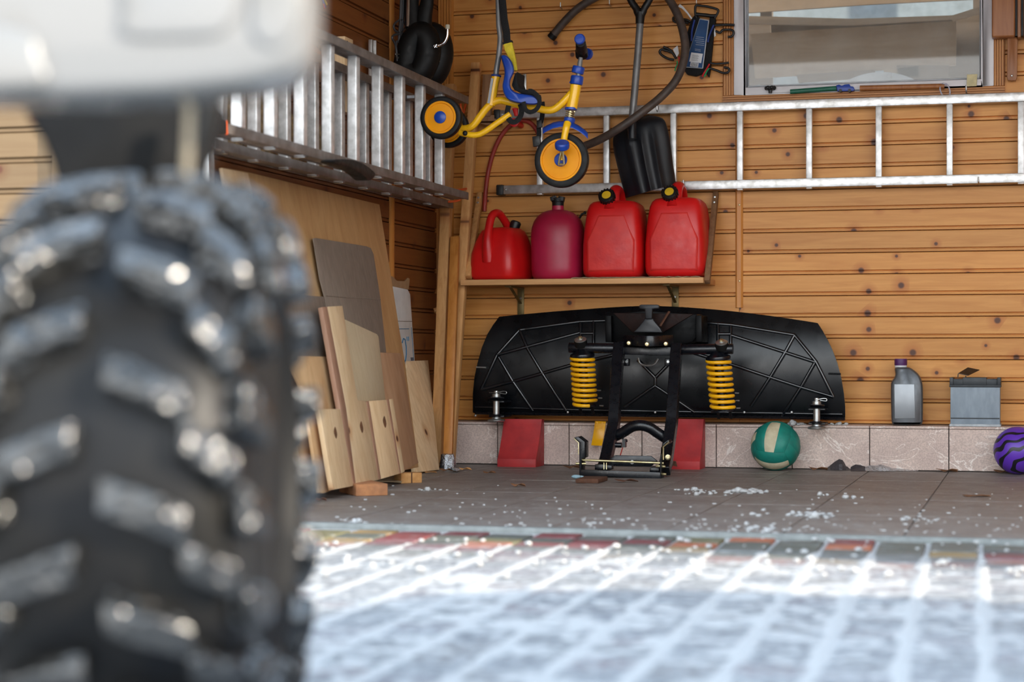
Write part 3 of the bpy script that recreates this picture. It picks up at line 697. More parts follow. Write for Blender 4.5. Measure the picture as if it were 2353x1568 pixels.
build(m, 'handle', 'black_plastic', shov, angle=60)
def blade_grid():
    g = []
    left = [(1440, 282), (1418, 296), (1409, 318), (1410, 345), (1416, 372), (1423, 400), (1431, 430), (1438, 455)]
    right = [(1490, 264), (1522, 272), (1533, 294), (1539, 322), (1543, 350), (1546, 376), (1550, 400), (1553, 422)]
    n = 26
    L2, R2 = spline([V((*p, 0)) for p in left], 4), spline([V((*p, 0)) for p in right], 4)
    for i, (a, b) in enumerate(zip(L2, R2)):
        t = i / (len(L2) - 1); row = []
        for j in range(n + 1):
            s = -1 + 2 * j / n
            q = a.lerp(b, j / n)
            d = 0.12 + 0.055 * (1 - s * s) ** 0.7 * (0.5 + 0.5 * t)
            rid = sum(math.exp(-((s - s0) / 0.09) ** 2) for s0 in (-0.42, 0.02, 0.44)) * min(1, max(0, (t - t0_) / .18)) if (t0_ := 0.22) is not None else 0
            d += 0.014 * rid - 0.020 * math.exp(-(t / 0.12) ** 2)
            if i == 0: d -= 0.02
            row.append(B(q.x, q.y, d))
        g.append(row)
    return g
m = M(); m.sheet(blade_grid(), (0, 0.004, 0)); build(m, 'blade', 'shovel_plastic', shov, angle=50)
m = M(); m.tube([B(1452, 275, .19), B(1453, 320, .20)], [0.022, 0.019], 14); build(m, 'socket', 'shovel_plastic', shov)

# ---- pack of bungee straps hanging on a hook
bd = 0.06
bun = thing('bungee_strap_pack', B(1600, 165, bd), 'blue card pack of elastic hook straps hanging beside window', 'strap pack')
q = lambda zx, zy, d=bd: B(1490 + zx / 7.839, zy / 7.839, d)
m = M(); m.prism([q(920, 330), q(1095, 360), q(985, 1235), q(640, 1215)], (0, 0.006, 0)); build(m, 'card', 'card_grey', bun, bevel=0.002)
m = M(); m.prism([q(925, 350, bd + .003), q(1075, 375, bd + .003), q(965, 1222, bd + .003), q(655, 1200, bd + .003)], (0, 0.004, 0)); card = build(m, 'card_front', 'card_blue', bun)
m = M(); m.prism([q(772, 945, bd + .006), q(980, 970, bd + .006), q(948, 1137, bd + .006), q(735, 1108, bd + .006)], (0, 0.003, 0)); m.prism([q(762, 1115, bd + .006), q(905, 1138, bd + .006), q(890, 1212, bd + .006), q(748, 1195, bd + .006)], (0, 0.003, 0))
st = build(m, 'sticker', 'white_label', card)
m = M()
for i in range(13):
    a = 775 + i * 9.2; w = 3.2 if i % 3 else 5
    m.prism([q(a, 1128 + i, bd + .0065), q(a + w, 1128 + i, bd + .0065), q(a + w - 10, 1194 + i, bd + .0065), q(a - 10, 1193 + i, bd + .0065)], (0, 0.0006, 0))
for i in range(6): m.prism([q(790 - i * 4, 985 + i * 19, bd + .0065), q(900 - i * 4 + 12 * (i % 2), 998 + i * 19, bd + .0065), q(900 - i * 4 + 12 * (i % 2), 1003 + i * 19, bd + .0065), q(790 - i * 4, 990 + i * 19, bd + .0065)], (0, 0.0006, 0))
o = build(m, 'barcode_print', 'print_black', card); o['kind'] = 'stuff'
m = M()
for y, a, b in ((660, 860, 1000), (695, 850, 1000), (730, 835, 1010), (765, 860, 1005), (800, 850, 1000), (880, 835, 940), (905, 835, 940)):
    m.prism([q(a, y, bd + .0035), q(b, y + 14, bd + .0035), q(b, y + 20, bd + .0035), q(a, y + 6, bd + .0035)], (0, 0.0006, 0))
o = build(m, 'small_print', 'card_grey', card); o['kind'] = 'stuff'
m = M()
hl = [q(x, y) for x, y in ((870, 330), (845, 250), (845, 130), (875, 95), (960, 105), (1060, 118), (1190, 150), (1255, 180), (1245, 240), (1215, 285), (1190, 330))]
m.tube(spline(hl, 3), 0.0055, 10); m.tube([q(850, 255), q(930, 262), q(1030, 272), q(1120, 285), q(1215, 285)], 0.008, 10); build(m, 'hanger', 'black_plastic', bun, angle=60)
m = M()
m.prism([q(850, 250, .05), q(930, 320, .05), q(640, 1215, .05), q(560, 1230, .05), q(690, 600, .05), q(780, 330, .05)], (0, 0.03, 0))
m.prism([q(1100, 290, .05), q(1210, 330, .05), q(1170, 620, .05), q(1110, 1250, .05), q(1085, 1390, .05), q(985, 1260, .05), q(1095, 400, .05)], (0, 0.03, 0))
m.prism([q(600, 1200, .045), q(1080, 1230, .045), q(1000, 1310, .045), q(850, 1370, .045), q(690, 1340, .045)], (0, 0.03, 0))
build(m, 'elastic_straps', 'black_web', bun, bevel=0.004)
def hk(pts, r=0.0055, name='strap_hook', mat='black_plastic'):
    m = M(); m.tube(spline([q(x, y, .062) for x, y in pts], 4), r, 10); build(m, name, mat, bun, angle=60)
hk([(1200, 455), (1300, 450), (1420, 445), (1550, 452)], 0.0058)
hk([(1210, 560), (1290, 590), (1340, 540), (1430, 535), (1510, 545), (1535, 600), (1500, 655), (1430, 665)], 0.0056)
hk([(1110, 1135), (1220, 1150), (1350, 1140), (1450, 1130)], 0.005)
hk([(1110, 1230), (1230, 1270), (1330, 1310), (1420, 1310), (1455, 1265), (1430, 1225), (1360, 1215)], 0.0056)
hk([(760, 400), (690, 360), (560, 340), (500, 310), (450, 320), (455, 375), (510, 400), (600, 390), (720, 420)], 0.0058)
hk([(460, 1080), (360, 1060), (250, 1000), (205, 940), (235, 890), (310, 910), (380, 930), (440, 960), (500, 1060)], 0.0058)
hk([(270, 845), (350, 880), (430, 930)], 0.006)
hk([(830, 360), (800, 480), (780, 600), (775, 740)], 0.0045, 'blue_band', 'blue_band'); hk([(1175, 450), (1120, 580), (1085, 680), (1070, 760)], 0.0045, 'blue_band', 'blue_band')
hk([(545, 1020), (560, 1080), (545, 1160), (520, 1220)], 0.0035, 'red_cord', 'red_cord'); hk([(515, 1100), (520, 1160), (490, 1220), (480, 1280)], 0.003, 'green_cord', 'green_cord')
hk([(1100, 1150), (1050, 1240), (1000, 1320), (970, 1385)], 0.0042, 'red_cord', 'red_cord'); hk([(1095, 1230), (1060, 1270), (1030, 1330), (1005, 1380)], 0.0036, 'green_cord', 'green_cord')
for pl in ([(565, 75), (620, 110), (720, 230), (790, 330), (770, 345), (690, 240), (600, 150), (530, 120)], [(525, 820), (550, 960), (510, 1030), (440, 890)], [(1195, 500), (1215, 640), (1185, 670), (1180, 590)]):
    m = M(); m.prism([q(x, y, .066) for x, y in pl], (0, 0.0012, 0)); build(m, 'care_tag', 'white_label', bun)
p = B(1605, 14, 0.014); m = M(); m.tube([p, p + V((0, -0.05, 0)), p + V((0, -0.056, 0.004)), p + V((0, -0.057, 0.02))], 0.0028, 8)
tag(build(m, 'wall_hook', 'zinc'), 'small steel hook carrying the bungee strap pack', 'hook', 'bare hooks')

# ---- things lying on the window ledge and hung beside it
sd_ = 0.045
m = M(); c_ = B(1770, 207, sd_)
m.lathe([(0.008, -0.014), (0.009, 0.0), (0.022, 0.002)], c_, (0, 0, 1), 14); 
for k_ in range(6):
    a = k_ * math.pi / 3; m.sphere(c_ + V((0.017 * math.cos(a), 0.017 * math.sin(a), 0.009)), 0.0095, 10, 8)
m.lathe([(0.018, 0.002), (0.02, 0.008), (0.018, 0.015), (0, 0.016)], c_, (0, 0, 1), 16)
tag(build(m, 'clamp_knob', 'black_plastic'), 'small black star knob on window frame bottom edge', 'knob')
gt = thing('toy_torch', B(1870, 208, sd_), 'green tube with blue truck shaped end on window ledge', 'toy')
m = M(); m.tube([B(1816, 211, sd_), B(1922, 203, sd_)], 0.0105, 14); build(m, 'tube', 'green_tube', gt)
tk = [(1921, 196), (1928, 194), (1934, 197), (1941, 194), (1952, 193), (1954, 198), (1961, 199), (1964, 207), (1960, 209), (1924, 210)]
m = M(); m.prism([B(x, y, sd_ + .010) for x, y in tk], (0, 0.022, 0)); build(m, 'toy_truck', 'blue_plastic', gt, bevel=0.0025)
for x in (1931, 1952):
    m = M(); m.lathe([(0.007, 0), (0.007, 0.028)], B(x, 208, sd_ + .013), (0, 1, 0), 12); build(m, 'wheel', 'black_plastic', gt)
st = thing('wooden_baton', B(2070, 203, sd_), 'short round wooden baton with braided loop on window ledge', 'baton')
m = M(); m.tube([B(1976, 203, sd_), B(2170, 198, sd_)], [0.0125, 0.0115], 14); build(m, 'stick', 'walnut', st)
m = M(); m.tube(spline([B(x, y, sd_ + dd) for x, y, dd in ((2163, 195, .0), (2160, 205, .014), (2166, 219, .012), (2178, 222, .010), (2183, 212, .014), (2178, 196, .012), (2168, 192, .012))], 4, True), 0.0034, 8, True); build(m, 'braided_loop', 'cord_purple', st)
m = M(); m.prism([B(2222, 171, .040), B(2246, 170, .040), B(2244, 198, .040), B(2221, 199, .040)], (0, 0.008, 0)); tag(build(m, 'foam_pad', 'foam_cream', bevel=0.002), 'small square of cream foam stuck on window frame corner', 'foam')
wr = thing('wooden_rack', B(2330, 80, .02), 'varnished hardwood rack of rounded slats with hanging paddle', 'rack')
for a, b, mt in ((2279, 2333, 'walnut'), (2338, 2346, 'walnut'), (2352, 2420, 'walnut')):
    m = M(); m.box(B(a, 86, .10), B(b, -80, .03)); build(m, 'slat', mt, wr, bevel=0.008 if b - a > 20 else 0.003, seg=3)
m = M(); m.box(B(2300, 84, .075), B(2410, -78, .035)); build(m, 'core', 'black_plastic', wr)
m = M(); m.prism(spline([B(x, y, .06) for x, y in ((2316, 86), (2337, 86), (2338, 110), (2337, 178), (2330, 185), (2320, 185), (2314, 178), (2315, 110))], 2, True), (0, 0.024, 0)); pdl = build(m, 'paddle', 'walnut', wr, bevel=0.003)
screw(B(2325, 174, .062), pdl, 0.005)

# ---- shelf with struts and brackets
SH = 0.835; sdp = 0.345
xl, xr = B(1058, 648, sdp).x, B(1616, 648, sdp).x
shelf = thing('storage_shelf', ((xl + xr) / 2, WALL_Y - 0.16, SH), 'rough pine wall shelf carrying the red fuel cans', 'shelf')
m = M(); m.box((xl, WALL_Y - sdp, SH - 0.025), (xr, WALL_Y - 0.016, SH)); build(m, 'shelf_board', 'shelf_wood', shelf, bevel=0.002)
for (x, y), (x2, y2) in (((1103, 446), (1062, 660)), ((1645, 444), (1624, 656))):
    a = B(x, y, 0.028); b = B(x2, y2, sdp - 0.03)
    if x2 > 1500: b = V((xr + 0.012, WALL_Y - sdp + 0.03, SH - 0.02))
    else: b = V((xl + 0.02, WALL_Y - sdp + 0.06, SH + 0.012))
    m = M(); m.beam(a, b, 0.03, 0.024, (1, 0, 0)); s_ = build(m, 'strut', 'timber' if x2 < 1500 else 'timber_old', shelf, bevel=0.002)
    for f in (0.05, 0.11): screw(a.lerp(b, f) + V((0, -0.017, 0)), s_, 0.006)
for px, y2 in ((1197, 722), (1552, 708)):
    x = B(px, 690, .016).x; m = M()
    m.box((x - 0.0155, WALL_Y - 0.022, B(px, y2 + 6, .016).z), (x + 0.0155, WALL_Y - 0.016, SH - 0.0255)); m.box((x - 0.0155, WALL_Y - sdp + 0.1, SH - 0.031), (x + 0.0155, WALL_Y - 0.016, SH - 0.0255))
    m.beam((x, WALL_Y - 0.2, SH - 0.03), (x, WALL_Y - 0.02, SH - 0.10), 0.014, 0.004, (0, 0, 1))
    b_ = build(m, 'bracket', 'olive_steel', shelf, bevel=0.001); screw((x, WALL_Y - 0.022, SH - 0.075), b_, 0.0065)
pj = []
random.seed(5)
for i in range(30): pj.append((1312 + i * 10.2, random.uniform(-0.014, 0.004)))
g_ = [[V((B(px, 640, sdp).x, WALL_Y - sdp - dy * 1.1, SH + 0.002 + 0.0015 * math.sin(px * .3))) for px, dy in pj], [V((B(px, 640, sdp).x, WALL_Y - 0.05, SH + 0.001)) for px, dy in pj]]
m = M(); m.sheet(g_, (0, 0, 0.003)); tag(build(m, 'cardboard_mat', 'paper_tan', angle=30), 'torn sheet of thin grey brown cardboard under the two tall cans', 'cardboard')

# ---- four fuel cans
def selp(c, hx, hy, n, e):
    out = []
    for k in range(n):
        a = 2 * math.pi * (k + 0.5) / n; ca, sa = math.cos(a), math.sin(a)
        out.append(c + V((math.copysign(abs(ca) ** (2 / e), ca) * hx, math.copysign(abs(sa) ** (2 / e), sa) * hy, 0)))
    return out
def tall_can(px, lift, hsc, label):
    yc = WALL_Y - 0.185; z0 = SH + lift
    t = B(px, 640, 0.315); c = V((t.x, yc, z0)); c.x = (t - CAM).x * ((yc - 0.0) / (WALL_Y - 0.315)) * 0 + t.x
    o = thing('fuel_can', c, label, 'fuel can', 'red fuel cans on the shelf')
    m = M(); rs = []
    for z, hx, hy in ((0, .108, .108), (.006, .124, .122), (.02, .134, .132), (.05, .137, .135), (.15, .136, .135), (.22, .130, .132), (.27, .124, .128), (.31, .118, .120), (.332, .110, .110), (.345, .096, .098), (.350, .075, .08)):
        rs.append(selp(c + V((0, 0, z * hsc)), hx, hy, 44, 5.5))
    m.loft(rs); body = build(m, 'body', 'red_plastic', o, angle=60)
    def pp(x, z, y): return c + V((x, y, z * hsc))
    front = lambda z: -0.1335 if z < .16 else -0.1335 + (z - .16) * .062
    po = [(-.105, .025), (.105, .025), (.108, .165), (.062, .285), (-.058, .285), (-.108, .165)]
    m = M(); m.loft([[pp(x * s, z0_ * 1.0 + (1 - s) * (.15 - z0_), front(z0_) + dy) for x, z0_ in po] for s, dy in ((1.0, 0.006), (0.955, -0.0025), (0.90, -0.0045))]); build(m, 'front_panel', 'red_panel_lit', o, angle=70)
    m = M(); hp = [pp(0.0, z, y) for z, y in ((.335, -.07), (.385, -.055), (.405, -.02), (.40, .03), (.375, .07), (.335, .09))]
    m.tube(spline(hp, 5), 0.021, 14, flat=1.25, ref=(1, 0, 0)); m.tube([pp(-.01, .30, -.095), pp(-.012, .37, -.065)], [.036, .024], 14); build(m, 'handle', 'red_plastic', o, angle=70)
    ax = V((-0.03, -0.86, 0.50)).normalized(); cc = pp(-.022, .365, -.100)
    m = M(); pr = [(0.022, -0.04), (0.028, -0.01), (0.033, -0.008), (0.035, 0.012), (0.031, 0.018), (0.022, 0.019), (0.021, 0.016), (0, 0.016)]
    m.lathe(pr, cc, ax, 28); cap = build(m, 'cap', 'black_plastic', o)
    s_, u_ = frame_of(ax); m = M()
    for k_ in range(16):
        a = k_ * math.pi / 8; d = s_ * math.cos(a) + u_ * math.sin(a); m.obox(cc + d * 0.0345 + ax * 0.003, d * 0.003, d.cross(ax) * 0.0035, ax * 0.012)
    build(m, 'cap_ribs', 'black_plastic', cap)
    m = M(); m.lathe([(0.0205, 0.015), (0.020, 0.0185), (0, 0.0195)], cc, ax, 24); d_ = build(m, 'cap_disc', 'yellow_cap', cap)
    return o
tall_can(1403, 0.004, 0.98, 'tall red fuel can with yellow black cap, in front of the shovel blade')
tall_can(1548, 0.005, 1.0, 'tall red fuel can with yellow black cap, beside the shelf end strut')
# round-shouldered pinkish can
c = V((B(1268, 640, .30).x, WALL_Y - 0.185, SH))
rc = thing('fuel_can', c, 'round shouldered faded pinkish red fuel can with black cap', 'fuel can', 'red fuel cans on the shelf')
m = M(); rs = []
for z, r in ((0, .094), (.006, .106), (.02, .114), (.05, .117), (.12, .118), (.20, .119), (.235, .116), (.265, .106), (.29, .088), (.305, .068), (.313, .045), (.316, .027), (.335, .026)):
    rs.append(selp(c + V((0, 0, z)), r, r * 1.02, 40, 2.4))
m.loft(rs); build(m, 'body', 'pink_red_plastic', rc, angle=60)
m = M(); m.lathe([(.024, .330), (.026, .333), (.027, .352), (.030, .354), (.028, .360), (.031, .368), (.024, .372), (.0, .370)], c, (0, 0, 1), 18); m.obox(c + V((-.018, -.01, .368)), (.012, 0, .003), (0, .016, 0), (-.002, 0, .009)); m.obox(c + V((.019, -.01, .366)), (.012, 0, -.002), (0, .016, 0), (.002, 0, .010)); build(m, 'cap', 'black_plastic', rc, bevel=.001)
m = M(); m.tube([c + V((.09, .03, .275)), c + V((.105, .02, .297)), c + V((.118, .02, .302))], .005, 8); m.sphere(c + V((.12, .02, .303)), .0075, 10, 8); build(m, 'vent_plug', 'black_plastic', rc)
# small can turned a little
c = V((B(1140, 640, .29).x, WALL_Y - 0.185, SH)); rz = R(-14)
scn = thing('fuel_can', c, 'small low red fuel can with strap handle at shelf end', 'fuel can', 'red fuel cans on the shelf')
rot = Matrix.Rotation(rz, 3, 'Z')
m = M(); rs = []
for z, hx, hy, oy in ((0, .098, .10, 0), (.006, .110, .115, 0), (.02, .117, .122, 0), (.06, .119, .124, 0), (.12, .115, .122, 0), (.165, .104, .112, .004), (.20, .092, .10, .008), (.225, .080, .088, .01), (.238, .064, .07, .012), (.241, .04, .05, .012)):
    rs.append([c + rot @ (p - c) for p in selp(c + V((0, oy, z)), hx, hy, 40, 5)])
m.loft(rs); build(m, 'body', 'red_plastic', scn, angle=60)
hp = [c + rot @ V(p) for p in ((-.012, -.098, .085), (-.012, -.112, .17), (-.012, -.10, .24), (-.01, -.075, .292), (-.004, -.03, .305), (.0, .02, .275), (.0, .06, .235), (.0, .075, .20))]
m = M(); m.tube(spline(hp, 5), [.034, .033, .031, .029, .027] + [.025, .023, .021, .02, .019] + [.018] * 26, 14); build(m, 'handle', 'red_plastic', scn, angle=70)
m = M(); cc = c + rot @ V((.035, .05, .245)); m.lathe([(.02, -.012), (.024, .0), (.025, .022), (.020, .028), (0, .029)], cc, (0.3, 0.2, 1), 18); build(m, 'cap', 'black_plastic', scn)

# ---- child's tricycle hung on the wall
TD = 1.12; KT = 0.905
M0 = M
class M(M0):                                            # tricycle sizes were taken at wall distance; it hangs nearer
    def tube(self, pts, r, *a, **k): return M0.tube(self, pts, [x * KT for x in r] if isinstance(r, (list, tuple)) else r * KT, *a, **k)
    def lathe(self, prof, *a, **k): return M0.lathe(self, [(x * KT, h * KT) for x, h in prof], *a, **k)
    def sphere(self, c, r, *a, **k): return M0.sphere(self, c, r * KT, *a, **k)
tri = thing('tricycle', B(1290, 430, TD), 'yellow and blue child tricycle hung on the back wall', 'tricycle')
q = lambda zx, zy, d=TD: B(950 + zx / 4.021, 60 + zy / 4.021, d)
def wheel(c, r, name, hub, seg=44):
    c = V(c); ax = (0, -1, 0)
    m = M(); t = r * 0.155
    pr = [(r - t * 1.9, -.018), (r - t * .8, -.024), (r - t * .15, -.019), (r, -.008), (r, .008), (r - t * .15, .019), (r - t * .8, .024), (r - t * 1.9, .018)]
    m.lathe(pr, c, ax, seg, closed=True); w = build(m, name, 'black_rubber', tri, angle=50)
    m = M(); rd = r - t * 1.35
    m.lathe([(0, -.016), (rd, -.016), (rd, .016), (rd - .004, .022), (rd - .011, .022), (rd - .014, .017), (rd * .45, .019), (0, .021)], c, ax, seg); build(m, 'disc', 'orange_disc', w, angle=30)
    if hub:
        m = M(); m.lathe([(hub, .012), (hub, .0235), (hub - .004, .026), (0, .0275)], c, ax, 28); build(m, 'hub_cap', 'blue_plastic', w)
    return w
wheel(q(260, 848, TD + .17), .0945, 'rear_wheel', .027)
wheel(q(328, 938, TD - .20), .0945, 'rear_wheel', .027)
fw_ = wheel(q(1371, 1240, TD), .1225, 'front_wheel', .0)
m = M(); cc = q(1371, 1240, TD); m.lathe([(.0295, .015), (.0295, .022), (.026, .025), (.022, .023), (.010, .025), (0, .026)], cc, (0, -1, 0), 28); build(m, 'hub', 'blue_plastic', fw_)
fr = M()
fr.tube(spline([q(*p) for p in ((430, 950), (500, 945), (555, 915), (620, 830), (680, 755), (740, 705), (800, 688), (860, 698), (950, 722), (1060, 745), (1160, 765), (1240, 778), (1300, 768), (1360, 725), (1420, 665), (1470, 610))], 4), 0.0165, 14)
fr.tube([q(1500, 545), q(1490, 620), q(1460, 768)], 0.0245, 16)
fr.tube([q(765, 460), q(742, 570), q(715, 735)], [.0195, .0195, .021], 16)
build(fr, 'frame', 'yellow_paint', tri, angle=60)
m = M(); m.tube(spline([q(*p, TD + .055) for p in ((425, 985), (520, 1005), (590, 1005), (660, 975), (760, 905), (895, 812))], 4), 0.0135, 12); rail_ = build(m, 'footrest_tube', 'yellow_paint', tri, angle=60)
m = M(); m.sphere(q(478, 990, TD + .07), .0115, 12, 8); build(m, 'tube_plug', 'black_plastic', rail_)
m = M(); m.tube([q(260, 848, TD + .15), q(328, 938, TD - .18)], .008, 10); m.tube([q(300, 900, TD), q(440, 955, TD)], .017, 12); build(m, 'axle', 'yellow_paint', tri)
m = M(); m.prism([q(718, 480, TD + .019), q(740, 485, TD + .021), q(705, 715, TD + .021), q(682, 712, TD + .019)], (0, .002, 0)); build(m, 'sticker', 'card_grey', tri)
m = M(); m.tube([q(762, 460), q(768, 400), q(785, 300), q(800, 170), q(803, 100), q(790, 0), q(786, -140), q(780, -500), q(776, -900)], .0125, 14); m.tube([q(760, 462), q(764, 435)], .0115, 14); build(m, 'push_bar', 'grey_tube', tri, angle=60)
m = M(); m.lathe([(.021, 0), (.0225, .002), (.0225, .008), (.016, .010)], q(764, 468), (0.12, 0, 1), 16); build(m, 'collar', 'blue_band', tri)
# seat
so = [(808, 275), (850, 265), (890, 300), (918, 350), (930, 400), (925, 440), (900, 490), (893, 540), (905, 580), (940, 610), (1000, 625), (1080, 635), (1130, 655), (1158, 690), (1150, 722), (1080, 728), (980, 715), (890, 690), (848, 650), (828, 600), (822, 540), (835, 480), (842, 430), (835, 380), (818, 320)]
sil = spline([V((x, y, 0)) for x, y in so], 2, True); m = M(); rs = []
cx_ = sum(p.x for p in sil) / len(sil); cy_ = sum(p.y for p in sil) / len(sil)
for dd, ins in ((-.105, 14), (-.10, 5), (-.06, 0), (.06, 0), (.10, 5), (.105, 14)):
    ring = []
    for i, p in enumerate(sil):
        tn = (sil[(i + 1) % len(sil)] - sil[i - 1]).normalized(); nrm = V((-tn.y, tn.x, 0)); p2 = p + nrm * ins; ring.append(q(p2.x, p2.y, TD + dd))
    rs.append(ring)
m.loft(rs); build(m, 'seat', 'blue_plastic', tri, angle=50)
m = M(); m.prism([q(*p, TD + .055) for p in ((905, 545), (935, 440), (960, 420), (955, 510), (975, 570), (1060, 590), (1110, 600), (1120, 640), (1000, 622), (930, 590))], (0, .12, 0)); build(m, 'seat_pad', 'black_web', tri, bevel=.004)
m = M(); m.prism([q(*p, TD + .03) for p in ((826, 160), (905, 140), (925, 220), (945, 320), (957, 410), (920, 412), (915, 350), (870, 280), (840, 220))], (0, .018, 0)); build(m, 'strap_pad', 'yellow_cloth', tri, bevel=.005, seg=3)
m = M(); m.tube([q(865, 155, TD + .02), q(860, 60, TD + .02), q(838, -60, TD + .02), q(815, -300, TD + .02), q(800, -900, TD + .02), q(795, -1690, TD + .02)], .017, 10, flat=.22, ref=(0, 1, 0)); m.prism([q(820, 150, TD + .034), q(903, 128, TD + .034), q(908, 145, TD + .034), q(824, 168, TD + .034)], (0, .024, 0)); build(m, 'harness_strap', 'black_web', tri)
def strap(pts, w, d, mat='black_web', name='strap'):
    m = M(); m.tube(spline([q(x, y, d + (z[0] if z else 0)) for x, y, *z in pts], 5), w, 10, flat=.2, ref=(0, 1, 0)); build(m, name, mat, tri, angle=60)
strap([(1060, 600), (1100, 605), (1150, 650), (1165, 710), (1135, 770), (1080, 795), (1035, 770), (1015, 700)], .010, TD + .112)
strap([(880, 735), (865, 820), (900, 880), (950, 880), (990, 830), (1000, 770), (985, 720)], .012, TD + .06)
strap([(1190, 700), (1195, 770), (1185, 860), (1160, 930), (1160, 1010), (1140, 1090)], .011, TD - .10)
m = M(); m.obox(q(1140, 1065, TD - .09), (.016, 0, .002), (0, .008, 0), (-.002, 0, .021)); m.obox(q(1165, 905, TD - .09), (.011, 0, .002), (0, .006, 0), (-.001, 0, .016)); build(m, 'buckle', 'black_plastic', tri, bevel=.003)
m = M(); m.tube([q(940, 760, TD - .02), q(950, 830, TD - .02)], [.014, .008], 10); build(m, 'red_clip', 'red_plastic', tri)
# steering column
m = M(); m.tube([q(1548, 290), q(1540, 330), q(1525, 460)], [.009, .0115, .0125], 14); build(m, 'stem', 'grey_tube', tri)
for (a, b, r) in (((1530, 375), (1512, 445), .0275), ((1516, 462), (1503, 548), .0285)):
    pa, pb = q(*a), q(*b); ax = (pb - pa); n_ = ax.length; m = M(); m.lathe([(r * .7, 0), (r * .93, 0), (r, .005), (r, n_ - .005), (r * .93, n_), (r * .7, n_)], pa, ax, 24); build(m, 'collar', 'blue_plastic', tri)
m = M(); m.sphere(q(1450, 520, TD + .005), .005, 8, 6); build(m, 'collar_pin', 'blue_plastic', tri)
m = M(); m.lathe([(.027, 0), (.027, .010), (.019, .012)], q(1455, 775), (0.06, 0, 1), 20); build(m, 'lower_collar', 'blue_plastic', tri)
pa, pb = q(1452, 785), q(1440, 860); m = M(); n_ = 90; s_, u_ = frame_of(pb - pa)
m.tube([pa.lerp(pb, i / n_) + s_ * .0165 * math.cos(i / n_ * 8 * math.pi) + u_ * .0165 * math.sin(i / n_ * 8 * math.pi) for i in range(n_ + 1)], .0028, 6); m.tube([pa, pb], .011, 12); build(m, 'spring', 'brass_zinc', tri, angle=60)
pa, pb = q(1445, 848), q(1436, 905); m = M(); m.lathe([(.024, 0), (.025, .004), (.025, .016), (.021, .026), (0, .026)], pa, pb - pa, 22); build(m, 'fork_crown', 'blue_plastic', tri)
gr_ = []
for i, (x, y, hw) in enumerate([(1195, 940, .018), (1230, 918, .025), (1290, 890, .03), (1350, 877, .032), (1410, 875, .033), (1470, 888, .033), (1530, 918, .031), (1580, 955, .026), (1612, 985, .016)]):
    gr_.append([q(x, y + 42 * s * s, TD + s * hw) for s in (-1, -.6, 0, .6, 1)])
m = M(); m.sheet(gr_, (0, 0, -.006)); m.tube([q(1410, 905), q(1430, 950)], .010, 8); build(m, 'fender', 'blue_plastic', tri, angle=50)
for d in (.040, -.040):
    m = M(); m.tube(spline([q(1425, 895, TD + d * .7), q(1410, 950, TD + d), q(1390, 1060, TD + d), q(1371, 1240, TD + d)], 4), [.0165] * 5 + [.015] * 4 + [.009] * 4, 12); build(m, 'fork', 'yellow_paint', tri, angle=60)
m = M(); m.tube([q(1340, 1280, TD + .05), q(1350, 1220, TD + .06), q(1372, 1130, TD + .07)], .0048, 8); m.tube([q(1392, 1275, TD + .05), q(1385, 1200, TD + .06), q(1378, 1130, TD + .07)], .0048, 8); m.tube([q(1338, 1278, TD + .045), q(1395, 1278, TD + .045)], .005, 8); build(m, 'crank', 'brass_zinc', tri)
m = M(); m.lathe([(0, -.016), (.026, -.016), (.0315, -.010), (.0325, 0), (.0315, .010), (.026, .016), (0, .016)], q(1374, 1103, TD + .095), (.12, -.62, .9), 24, sx=1.0); build(m, 'pedal', 'blue_plastic', tri)
# handlebar pointing at the viewer: far grip, near grip with blue end
m = M(); m.tube([q(1552, 215, TD - .02), q(1556, 285, TD - .005)], .028, 18); m.tube([q(1545, 150, TD + .10), q(1556, 240, TD - .02)], [.022, .027], 18); build(m, 'handle_grip', 'black_rubber', tri, bevel=.005)
m = M(); m.lathe([(0, -.012), (.018, -.012), (.0235, -.004), (.0235, .006), (.019, .011), (0, .012)], q(1538, 122, TD + .13), (0, -1, .12), 24); gp = build(m, 'grip_end', 'blue_plastic', tri)
m = M(); m.lathe([(0, -.012), (.024, -.012), (.026, .0), (.024, .008), (0, .010)], q(1610, 260, TD - .09), (0.3, .9, -.2), 24); build(m, 'grip_end', 'blue_plastic', tri)
M = M0
# steel bar on the wall
m = M(); a = B(1205, 170, .02); m.box(B(1201, 170, .024), B(1210, 222, .016)); tag(build(m, 'hanger_bar', 'zinc', bevel=.001), 'flat steel hanger bar on the wall behind the tricycle seat', 'hanger')

# ================================================================== ALONG THE FLOOR: PLOUGH, CHOCKS, BALLS, BOTTLE, BATTERY
q8 = lambda zx, zy: (1060 + zx / 2.6144, 680 + zy / 2.6144)
ZM, ZH = 0.42, 0.30
def pd_(z): return 0.185 - 0.085 * min(1.5, ((z - ZM) / ZH) ** 2)
def PB(px, py, off=0.0):
    p = B(px, py, 0.16)
    for _ in range(3): p = B(px, py, pd_(p.z) + off)
    return p
plow = thing('snow_plough', (B(1520, 965, .2).x, WALL_Y - .2, LEDGE), 'black snow plough blade with push frame and two yellow springs', 'snow plough')
xs = [(1086.5, 905, 948), (1090, 868, 950), (1097, 835, 951), (1108, 797, 952), (1120, 768, 953), (1133, 747, 954), (1147, 728, 954)]
xs += [(x, 728 - 21 * math.sin(min(1, (x - 1147) / 330) * math.pi / 2) - 4 * max(0, min(1, (x - 1340) / 150)), 954 + (x - 1147) / 800 * 11) for x in range(1180, 1480, 33)]
